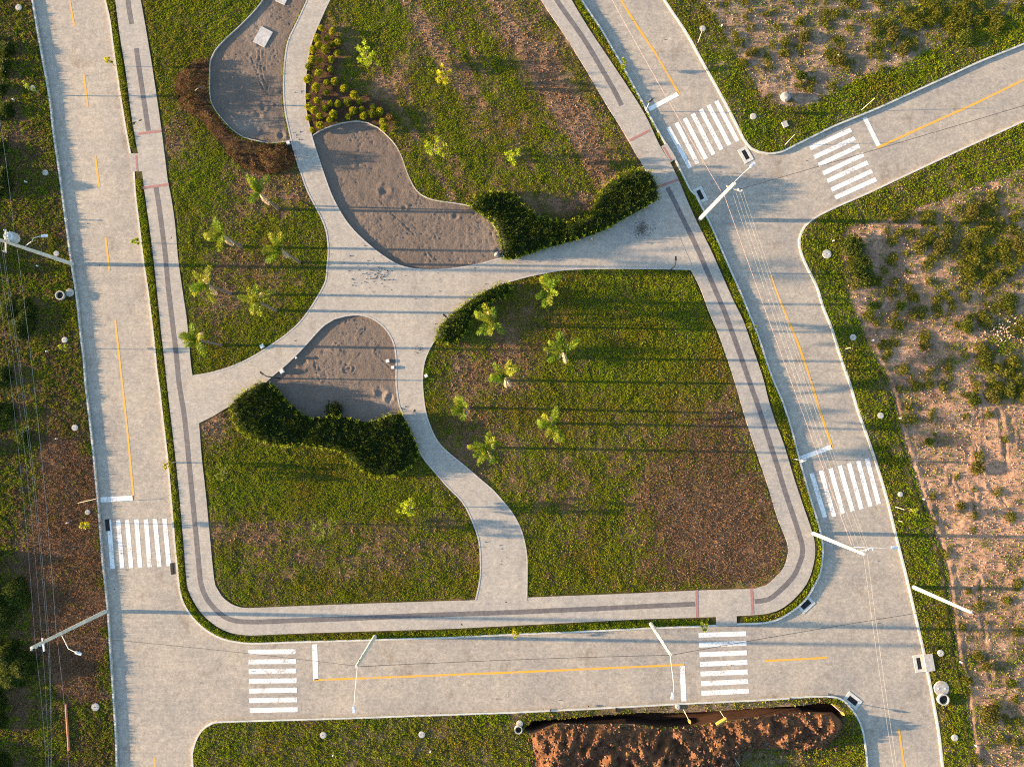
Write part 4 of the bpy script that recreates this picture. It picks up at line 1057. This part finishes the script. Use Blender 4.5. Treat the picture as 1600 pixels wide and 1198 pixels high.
# transformer with bushings
tz = l1h * .80; tc = at(l1b, 24, 378, tz + .2)
tcx = Vector((-.05, .55, tz))
g = G(); g.lathe(tcx, [(.30, -.55), (.36, -.5), (.36, .42), (.38, .45), (.30, .55), (.1, .6)], 20); tf = g.build('transformer', MT['trans'], L1)
g = G()
for k in range(12):
    a = k * math.pi / 6; g.box(tcx + Vector((math.cos(a) * .42, math.sin(a) * .42, -.05)), (.14, .025, .7), a)
g.build('cooling_fin', MT['trans'], tf)
for k in range(3): 
    a = k * 2.1; insulator(tf, tcx + Vector((.2 * math.cos(a), .2 * math.sin(a), .55)))
for zz, L in ((.9, 2.0), (.98, 2.2)):
    ca = crossarm(L1, (0.17, 0, l1h * zz), L, math.radians(92))
    for y_ in (-.9, 0.45, .9): insulator(ca, Vector((0.17, y_, l1h * zz + .06)))
lamp_arm(L1, l1b, [(40, 384, l1h * .72), (50, 377, l1h * .74), (52, 372, l1h * .76), (62, 369.5, l1h * .77), (66, 369, l1h * .77)])
L2, l2b, l2h = concrete_pole((165, 955), (50, 1010), 'concrete power pole on the dug earth, lower left, with a white bent lamp arm')
for k, zz in enumerate((.985, .93, .88, .84)): insulator(L2, Vector((.0, -.17, l2h * zz)))
ca = crossarm(L2, (0, -.2, l2h * .86), 1.1, math.radians(100), 'galv')
lamp_arm(L2, l2b, [(96, 991, l2h * .66), (107, 1013, l2h * .70), (119, 1019, l2h * .72)])
B1, b1b, b1h = concrete_pole((586, 994), (558, 1041), 'concrete lamp pole with a long thin arm over the bottom road, left one')
lamp_arm(B1, b1b, [(558.5, 1041, b1h - .1), (555, 1075, b1h + .2), (553, 1104, b1h + .3)], r=.019)
B2, b2b, b2h = concrete_pole((1017, 974), (1047, 1022), 'concrete lamp pole with a thin arm over the bottom road, beside the right stop line')
lamp_arm(B2, b2b, [(1047, 1023, b2h - .1), (1051, 1055, b2h + .15), (1053, 1075, b2h + .25), (1051.5, 1083, b2h + .25)], r=.019)
R1, r1b, r1h = concrete_pole((1271, 833), (1350, 864), 'white concrete power pole leaning over the right road below the zebra crossing')
lamp_arm(R1, r1b, [(1334, 854.5, r1h - 1.3), (1350, 855, r1h - .9), (1380, 855.8, r1h - .8), (1394, 855, r1h - .8)], r=.019)
for k, (dx, dy) in enumerate(((.35, .25), (.55, .3), (.9, .3))): insulator(R1, Vector((dx, dy, r1h - .5)))
crossarm(R1, (.45, .25, r1h - .56), 1.2, .25, 'galv')
R2, r2b, r2h = concrete_pole((1428, 917), (1515, 954), 'bare white concrete pole without any arm on the right verge')
g = G(); g.box((0, 0, r2h + .06), (.2, .2, .12)); g.build('pole_cap', MT['galv'], R2)
N1, n1b, n1h = concrete_pole((1094, 342), (1147, 285), 'white concrete power pole at the junction with the upper right side road', r=(.21, .14))
lamp_arm(N1, n1b, [(1147, 285, n1h - .2), (1160, 272, n1h + .4), (1170, 263, n1h + .7), (1173, 260, n1h + .8)], r=.019)
ca = crossarm(N1, (.25, -.1, n1h - 1.0), 1.3, -.35, 'slab')
for dx in (.2, .6, .9): insulator(N1, Vector((dx, -.1 - .35 * (dx - .25), n1h - .95)))

def wire(name, a, b, sag, lab, mat='wire', r=.016, grp=None):
    a, b = P(*a), P(*b); c = (a + b) / 2
    g = G(); g.tube([a.lerp(b, t) - Vector((0, 0, sag * 4 * t * (1 - t))) for t in np.linspace(0, 1, 24)], r, 5)
    o = g.build(name, MT[mat], None, tuple(c), False, tuple(c)); return tag(o, lab, 'cable', grp)
WG = 'overhead wires along the left verge'
za, zb_ = l1h - .1, l2h - .1
for u0, u1, u2, v2, dz, lab in [(-14, 55, 73, 1215, 0, 'outermost'), (-6, 65.5, 76, 1215, .5, 'second'), (0, 74, 80, 1215, .9, 'third'), (3, 76.5, 79, 1215, 1.2, 'innermost')]:
    zz = l2h - dz
    wire('power_cable', (u0, 372 + 2 * dz, zz), (u1, 1008 - (u1 - 55) * .5, zz), .5, 'pale overhead wire between the two left poles, %s of four' % lab, 'wire', .007, WG)
    wire('power_cable', (u1, 1008 - (u1 - 55) * .5, zz), (u2, v2, zz), .15, 'pale overhead wire below the lower left pole, %s of four' % lab, 'wire', .007, WG)
wire('telephone_cable', (27, 390, l1h * .7), (88, 990, l2h * .7), .4, 'thin white lower cable between the two left poles', 'wire', .010)
wire('telephone_cable', (-3, 170, l1h * .7), (24, 384, l1h * .7), .15, 'thin white cable running up from the transformer pole', 'wire', .010)
wire('telephone_cable', (88, 990, l2h * .7), (108, 1215, l2h * .7), .2, 'thin cable running down from the lower left pole beside the red pipe', 'rcable', .012)
wire('span_cable', (95, 992, l2h * .62), (557, 1040, b1h - .2), .3, 'dark cable from the lower left pole to the left lamp pole', 'cable', .016)
wire('span_cable', (560, 1041, b1h - .2), (1046, 1023, b2h - .2), .25, 'dark cable between the two lamp poles of the bottom road', 'cable', .02)
wire('span_cable', (1049, 1023, b2h - .2), (1436, 957, 6.5), .2, 'dark cable from the right lamp pole across the right road', 'cable', .02)
RG = 'overhead wires along the right road'
for a, b, lab in [((1146, 306), (1336, 856), 'leftmost'), ((1150, 301), (1343, 857), 'second'), ((1155, 297), (1353, 860), 'third'), ((1161, 300), (1358, 862), 'rightmost')]:
    wire('power_cable', (*a, n1h - 1.0), (*b, r1h - .5), .25, 'pale overhead wire above the right road, %s of four' % lab, 'wire', .005, RG)
for a, b, lab in [((1349, 865), (1399, 1215), 'left'), ((1355, 864), (1404, 1215), 'right')]:
    wire('power_cable', (*a, r1h - .3), (*b, r1h - .3), .15, 'pale overhead wire below the right power pole, %s one' % lab, 'wire', .006, RG)
wire('span_cable', (1132, 306, n1h - 2.2), (1331, 852, r1h - 1.6), .2, 'reddish cable with painted glint dashes above the right road, left of the pale wires', 'rcable', .011)
wire('span_cable', (948, -15, n1h - 2), (1126, 298, n1h - 2.2), .2, 'thin pale cable with painted glint dashes down the upper right road', 'rcable', .011)
wire('span_cable', (1152, 297, n1h - 1.3), (1640, 153, n1h - 1.3), .2, 'black cable from the junction pole along the upper right side road', 'cable', .022)

def park_lamp(b, bend, tip, lab, h=3.0):
    base = P(b[0], b[1], 0.1); e = empty('street_lamp', base, lab, 'lamp', 'black lamps beside the park paths')
    t = P(bend[0], bend[1], h) - base; q = P(tip[0], tip[1], h + .45) - base
    g = G(); g.tube([(0, 0, -.05), t * .5, t], [.075, .06, .05], 10); g.build('mast', MT['black'], e)
    g = G(); g.tube([t, t.lerp(q, .5) + Vector((0, 0, .1)), q], .04, 8); g.build('arm', MT['black'], e)
    d_ = (q - t); d_.z = 0; d_.normalize()
    g = G(); g.box(q, (.4, .16, .07), math.atan2(d_.y, d_.x)); g.build('lamp_head', MT['black'], e)
park_lamp((485, 322), (469, 311), (469, 305), 'black park lamp at the upper left of the path crossing, beside a palm')
park_lamp((707, 506), (698, 496), (695, 493), 'black park lamp rising from the narrow curved hedge')
park_lamp((437, 591), (417, 588), (409, 583), 'black park lamp at the corner of the lower hedge and sand pit')
park_lamp((1046, 424), (1055, 414), (1056, 404), 'black park lamp at the lawn edge below the widening path')
park_lamp((328, 164), (305, 142), (314, 137), 'black park lamp standing in the brown shrub bed')

# ------------------------------------------------------------------ covers, drains, stakes, signs, stones
def cover_disc(u, v, rpx, lab, hh=.04):
    b = P(u, v, ZT + .05); r = rpx / 16
    e = empty('manhole_cover', b, lab, 'manhole cover', 'round concrete covers on the verges')
    g = G(); g.lathe((0, 0, 0), [(r, -.12), (r, hh - .02), (r * .96, hh), (r * .5, hh + .012)], 24); lid = g.build('lid', MT['slab'], e)
    g = G()
    for k in (-1, 1): g.lathe((k * r * .45, 0, hh), [(r * .07, 0), (r * .07, .03), (r * .04, .05)], 8)
    g.build('lifting_eye', MT['galv'], e)
def ring(u, v, rpx, lab):
    b = P(u, v, ZT); r = rpx / 16
    g = G(); n = 24; V = []; 
    for rr, z in ((r, -.1), (r, .3), (r * .8, .3), (r * .8, -.05)):
        V += [(rr * math.cos(6.2832 * k / n), rr * math.sin(6.2832 * k / n), z) for k in range(n)]
    Fc = [(i * n + k, i * n + (k + 1) % n, (i + 1) * n + (k + 1) % n, (i + 1) * n + k) for i in range(3) for k in range(n)]
    e = empty('pipe_ring', b, lab, 'pipe ring', None)
    g.add(V, Fc); g.build('collar', MT['slab'], e)
    g = G(); g.lathe((0, 0, 0), [(r * .8, .02), (r * .8, .06)], 24); g.build('shaft_dark_disc', MT['dark'], e)  # near-black disc at ground level paints the darkness inside the ring
for a in [(29, 12, 5, 'pale round cover at the top left corner'), (51, 138, 4.5, 'pale round cover behind the leaning sapling, top left'), (71, 270, 4.6, 'pale round cover on the left verge above the power pole'), (109, 457, 6.6, 'pale round lid beside the open pipe ring'),
          (101, 531, 4.6, 'pale round cover below the open pipe ring'), (117, 668, 5, 'pale round cover above the dug earth on the left'), (137, 800, 4, 'dull round cover on the dug earth by the left zebra crossing'), (149, 1104, 6, 'pale round cover at the lower end of the dug earth'),
          (88, 396, 4.4, 'pinkish round cover beside the left power pole'), (1098, 45, 4.8, 'pale round cover on the top right verge near the picture edge'), (1177, 182, 5, 'pale round cover on the verge beside the slanting zebra crossing'), (1292, 397, 7, 'pale round cover near the rounded kerb corner'),
          (1333, 527, 5, 'pale round cover on the right verge left of the marker post'), (1376, 649, 4.8, 'pale round cover on the right verge above the zebra crossing'), (1470, 1020, 5, 'pale round cover above the big round lid'), (1471, 1075, 11.5, 'big white round lid half covering an open shaft'),
          (1492, 1152, 5, 'pale round cover near the lower right corner'), (505, 1148, 5, 'pale round cover on the bottom plot, left of its twin'), (659, 1147, 5, 'pale round cover on the bottom plot, right of its twin'), (812, 1130, 5, 'pale round cover at the left end of the trench'), (1059, 1104, 3.8, 'small stone cover beside the lower right stop line'),
          (1407, 772, 4, 'dull round cover on the right verge below the zebra crossing')]:
    cover_disc(*a)
ring(96, 462, 7, 'open concrete pipe ring beside the left road'); ring(1472, 1091, 8.5, 'open shaft ring under the big white lid'); ring(810, 1138, 6, 'dark open ring at the left end of the trench')

def drain(u, v, w, l, ang, lab, rim=True):
    b = P(u, v, 0.0); e = empty('storm_drain', b, lab, 'drain', 'storm drains at the kerbs', math.radians(ang))
    if rim:
        g = G(); t = .28
        for c, s_ in [((0, l / 2 + t / 2, .01), (w + 2 * t, t, .03)), ((0, -l / 2 - t / 2, .01), (w + 2 * t, t, .03)), ((w / 2 + t / 2, 0, .01), (t, l, .03)), ((-w / 2 - t / 2, 0, .01), (t, l, .03))]: g.box(c, s_)
        g.build('frame', MT['kerb'], e)
    g = G(); g.box((0, 0, .004), (w, l, .012)); g.build('opening_dark_plate', MT['dark'], e)  # solid dark plate paints the shade of the drain hole
    g = G()
    for k in range(9): g.box((0, -l / 2 + l * (k + .5) / 9, .016), (w, .03, .012))
    g.box((0, 0, .0165), (.03, l, .012)); g.build('grate', MT['dark'], e)
drain(1165, 242, .42, 1.0, 28, 'drain grate beside the slanting zebra crossing'); drain(1094, 304.5, .42, 1.0, 25, 'drain grate at the foot of the junction pole')
drain(168, 820, .42, 1.15, 6, 'drain grate at the upper left corner of the left zebra crossing', False); drain(270, 888, .45, 1.1, 6, 'drain grate at the lower right corner of the left zebra crossing', False)
drain(1259, 944, .5, 1.0, -48, 'drain grate on the rounded lower right park corner'); drain(1436, 1036, .4, 1.1, 9, 'drain grate in front of the square concrete slab'); drain(1332, 1094, .5, 1.0, 52, 'drain grate at the corner of the trench plot')
g = G(); b = P(1451, 1034.5, ZT); g.box((0, 0, .06), (.85, 1.6, .16), math.radians(9)); o = g.build('concrete_slab', MT['slab'], None, None, False, b); tag(o, 'square concrete slab behind the drain on the right kerb', 'slab')
for u, v, w, l, a, lab, z in [(411, 58, 1.3, 1.75, -28, 'whitish concrete slab lying on the upper left sand pit', .07), (441, -2, 1.0, 1.0, -25, 'whitish slab on the sand at the top edge', .07)]:
    g = G(); g.box((0, 0, 0), (w, l, .1), math.radians(a)); o = g.build('concrete_slab', plain('pale_slab', (.34, .32, .31), .9, 0, .3, 3), None, None, False, P(u, v, z)); tag(o, lab, 'slab')
for u, v, s_, a, lab in [(606, 564, .36, 10, 'small white box on the sand pit near its right edge'), (614, 574, .33, 0, 'small white box on the path edge at the sand pit'), (441, 580, .42, 30, 'white box beside the park lamp at the sand pit corner'), (451, 224, .36, 20, 'white box where the brown shrub bed meets the path'), (666, 587, .34, 20, 'white box on the lawn edge left of the yellow palms'), (463, 559, .2, 30, 'tiny white box on the sand pit edging'), (410, 541, .4, 30, 'white box on the lawn edge of the left path')]:
    e = empty('junction_box', P(u, v, .14), lab, 'box', 'white ground boxes beside the paths', math.radians(a))
    g = G(); g.box((0, 0, .0), (s_, s_, .3)); g.build('body', MT['slab'], e); g = G(); g.box((0, 0, .165), (s_ * .8, s_ * .8, .03)); g.build('lid', MT['pale'], e)

def rod(name, a, b, r, mat, lab, cat, grp=None):
    A, B = P(*a), P(*b); g = G(); g.tube([A, A.lerp(B, .5), B], [r, r * .9, r * .75], 7)
    o = g.build(name, MT[mat], None, tuple(A), False, tuple(A)); return tag(o, lab, cat, grp)
SGR = 'timber stakes on the verges'
for a, b, lab in [((1345, 173, .1), (1367, 153.5, 1.7), 'leaning stake above the side road stop line'), ((1226, 227, .1), (1242, 210, 1.5), 'leaning stake near the side road kerb corner'), ((1090, 68, .1), (1097, 49, 1.6), 'stake beside the top right round cover'),
                  ((1398, 791, .1), (1413, 796, 1.4), 'stake beside the staked sapling on the right verge'), ((1404, 813, .1), (1410, 815, .9), 'short stake on the right verge below the sapling'), ((1321, 545, .1), (1330, 543, .9), 'short stake below the marker post on the right verge'),
                  ((120, 786, .1), (150, 779, .8), 'thin stick lying on the dug earth left of the stop line'), ((1147, 1183, .2), (1156, 1196, .6), 'stick at the lower edge of the soil heap')]:
    rod('stake', a, b, .028, 'wood', lab, 'stake', SGR)
rod('red_pole', (108, 1172, .2), (103, 1100, .3), .1, 'rust', 'red orange pipe lying in the weeds at the lower left', 'pipe')
rod('yellow_clay', (1119, 1132, .9), (1135, 1122, .9), .2, 'pipe', 'short lump of yellowish clay lying on the soil heap', 'pipe')  # plain tube standing in for a pile of yellowish clay
SH = [((1068, 1108, .2), (1076, 1124, .9), 'yellow bladed shovel stuck at the trench edge'), ((1299, 1099, .3), (1314, 1112, .7), 'wooden shovel at the right end of the trench'), ((1125, 1110, .3), (1132, 1121, .8), 'thin handled shovel beside the yellowish clay')]
for a, b, lab in SH:
    A, B = P(*a), P(*b); e = empty('shovel', A, lab, 'shovel', 'shovels left at the trench'); D = B - A
    g = G(); g.tube([(0, 0, 0), D * .5, D], .025, 7); g.build('handle', MT['wood'], e)
    t = D.normalized(); sd = t.cross(Vector((0, 0, 1))).normalized()
    up = sd.cross(t); prof = [(-.1, 0), (-.13, .12), (-.1, .3), (0, .42), (.1, .3), (.13, .12), (.1, 0)]
    V = [D + sd * x_ + t * y_ + up * (.04 * (1 - abs(x_) / .13)) for x_, y_ in prof] + [D + sd * x_ + t * y_ - up * .012 for x_, y_ in prof]
    g = G(); m = len(prof); g.add(V, [tuple(range(m)), tuple(range(2 * m - 1, m - 1, -1))] + [(i, m + i, m + (i + 1) % m, (i + 1) % m) for i in range(m)]); g.build('blade', MT['pipe'], e)
MG = 'white marker posts along the plot boundaries'
for u, v, lab in [(1301, 377, 'white marker post above the round cover by the kerb corner'), (1363, 532, 'white marker post right of the round cover on the right verge'), (1405, 653, 'white marker post on the plot edge above the right zebra crossing'), (1442, 779, 'white marker post on the plot edge beside the dark ditch'),
                  (1500, 1033, 'white marker post on the plot edge above the big round lid'), (1523, 1163, 'white marker post on the plot edge near the lower right corner'), (1127, 42, 'white marker post on the plot edge at the top right'), (1308, 88, 'white marker on the corner plot soil'),
                  (60, 416, 'white marker on the left verge below the transformer pole'), (75, 549, 'white marker on the left verge by the sapling'), (105, 343, 'white marker at the left kerb above the power pole'), (23, 157, 'white marker in the weeds near the top left'), (90, 685, 'white marker on the dug earth by the telephone cable'), (107, 816, 'white marker on the dug earth left of the zebra crossing'),
                  (521, 1178, 'white marker on the bottom plot below the left cover'), (673, 1172, 'white marker on the bottom plot below the right cover'), (42, 285, 'white marker in the weeds left of the upper left cover')]:
    e = empty('marker_post', P(u, v, ZT), lab, 'marker post', MG)
    g = G(); g.box((0, 0, .12), (.10, .10, .3)); g.build('post', MT['pale'], e); g = G(); g.lathe((0, 0, .27), [(.07, 0), (.07, .04), (.02, .07)], 4); g.build('cap', MT['pale'], e)
def sign(b, h, ang, lab, back):
    e = empty('traffic_sign', P(b[0], b[1], ZT), lab, 'sign', 'traffic signs on posts', math.radians(ang))
    g = G(); g.tube([(0, 0, -.05), (0, 0, h)], .035, 8); g.build('post', MT['galv'], e)
    g = G(); pr = [(.33 * math.cos(math.pi / 8 + k * math.pi / 4), .33 * math.sin(math.pi / 8 + k * math.pi / 4)) for k in range(8)]
    V = [(x_, -.04, h - .25 + z_) for x_, z_ in pr] + [(x_, -.065, h - .25 + z_) for x_, z_ in pr]
    g.add(V, [tuple(range(8)), tuple(range(15, 7, -1))] + [(i, 8 + i, 8 + (i + 1) % 8, (i + 1) % 8) for i in range(8)]); g.build('plate', MT[back], e)
sign((1009, 173), 2.5, 28, 'small dark sign on a thin post beside the upper right stop line', 'sign')
sign((1241, 717), 2.2, 15, 'white sign on a thin post beside the right stop line', 'pale')
# boulder, rubble
def rock(u, v, r, lab, cat='rock', seed=0, mat='rock', grp=None):
    r_ = np.random.default_rng(seed); import bmesh
    bm = bmesh.new(); bmesh.ops.create_icosphere(bm, subdivisions=2, radius=r)
    for q in bm.verts: q.co *= 0.75 + .5 * float(vnoise(np.array([q.co.x / r * 1.4 + 9]), np.array([q.co.y / r * 1.4 + q.co.z / r + 5]), seed)[0]); q.co.z *= .7
    me = bpy.data.meshes.new('rock'); bm.to_mesh(me); bm.free(); me.materials.append(MT[mat])
    o = bpy.data.objects.new('boulder', me); COL.objects.link(o); o.location = P(u, v, ZT + r * .3); return tag(o, lab, cat, grp)
rock(1227, 151, .55, 'grey boulder on the verge corner of the upper right plot', seed=3)
g = G(); g.box((0, 0, .05), (.5, .6, .2), .4); o = g.build('concrete_block', MT['slab'], None, None, False, P(1226, 195, ZT)); tag(o, 'pale concrete block in the soil below the grey boulder', 'block')
rock(777, 398, .30, 'grey stone where the V shaped hedge meets the sand pit', seed=5, mat='rock')
x = rng.normal(0, 1.0, 260); y = rng.normal(0, .8, 260); c = pw(1570, 512, ZT)
clods('rubble', c[0] + x, c[1] + y, np.full(260, ZT + .05), .03 + .13 * rng.random(260) ** 3, np.array((.34, .24, .19))[None] * rng.uniform(.6, 1.3, (260, 1)), 'pinkish rubble and broken concrete at the right edge')

# gravel and dirt lying on the paving
n = 500; a = rng.uniform(0, 6.28, n); q = np.abs(rng.normal(0, .6, n)); c = pw(1003, 358, .18)
clods('gravel', c[0] + q * np.cos(a), c[1] + q * np.sin(a) * .9, np.full(n, .185), rng.uniform(.02, .07, n), np.array((.15, .125, .10))[None] * rng.uniform(.6, 1.4, (n, 1)), 'patch of loose gravel spilled on the widening path')
xs, ys = [], []
for cu, cv, su_, n in [(594, 430, 9, 60), (585, 425, 16, 50), (472, 212, 9, 14), (468, 146, 4, 8), (655, 547, 5, 14), (655, 540, 3, 6), (560, 425, 30, 25), (628, 636, 3, 10), (630, 395, 60, 20), (700, 430, 60, 20), (660, 700, 30, 10), (780, 860, 20, 8)]:
    p = pw(rng.normal(cu, su_, n), rng.normal(cv, su_ * .8, n), .18); ok = pip(p[:, 0], p[:, 1], wPath); xs.append(p[ok, 0]); ys.append(p[ok, 1])
xs, ys = np.concatenate(xs), np.concatenate(ys); n = len(xs)
clods('dirt_crumbs', xs, ys, np.full(n, .185), rng.uniform(.02, .08, n), np.array((.06, .042, .03))[None] * rng.uniform(.6, 1.5, (n, 1)), 'dark dirt crumbs trodden onto the paths')
n = 420; u_ = rng.uniform(60, 1480, n); v_ = rng.uniform(0, 1198, n); p = pw(u_, v_, 0.01); ok = np.ones(n, bool)
for lp in loops: ok &= ~pip(p[:, 0], p[:, 1], lp)
p = p[ok]; n = len(p)
clods('dirt_crumbs', p[:, 0], p[:, 1], np.full(n, .008), .02 + .08 * rng.random(n) ** 4, np.array((.09, .065, .05))[None] * rng.uniform(.6, 1.5, (n, 1)), 'small clods of dirt lying on the roads')
# ------------------------------------------------------------------ light and camera
ELEV, AZ = 7.5, 179.0
az = math.radians(AZ); el = math.radians(ELEV)
sd = Vector((math.cos(az) * math.cos(el), math.sin(az) * math.cos(el), math.sin(el)))   # towards the sun
su = bpy.data.lights.new('sun', 'SUN'); su.energy = 5.0; su.angle = math.radians(0.53); su.color = (1.0, 0.72, 0.42)
so = bpy.data.objects.new('sun', su); COL.objects.link(so); so.rotation_euler = sd.to_track_quat('Z', 'Y').to_euler()
wd = bpy.data.worlds.new('World'); SC.world = wd; wd.use_nodes = True; nt = wd.node_tree
sk = nt.nodes.new('ShaderNodeTexSky'); sk.sky_type = 'NISHITA'; sk.sun_disc = False
sk.ozone_density = 1.6; sk.dust_density = 0.6; sk.sun_elevation = el; sk.sun_rotation = math.atan2(sd.x, sd.y)
bg = nt.nodes['Background']; bg.inputs['Strength'].default_value = 0.11
nt.links.new(sk.outputs[0], bg.inputs['Color'])
cam = bpy.data.cameras.new('camera'); co = bpy.data.objects.new('camera', cam); COL.objects.link(co)
SC.cycles.filter_width = 1.1; SC.cycles.use_denoising = False
cam.sensor_width = 36.0; cam.sensor_fit = 'HORIZONTAL'; cam.lens = 36.0 * F / 1600.0; cam.clip_end = 6000; cam.clip_start = .5
Mx = Matrix([list(R[0]) + [0], list(R[1]) + [0], list(R[2]) + [H], [0, 0, 0, 1]]); co.matrix_world = Mx
SC.camera = co
vs = SC.view_settings; vs.view_transform = 'Standard'; vs.look = 'None'; vs.exposure = 2.86; vs.gamma = 1.0
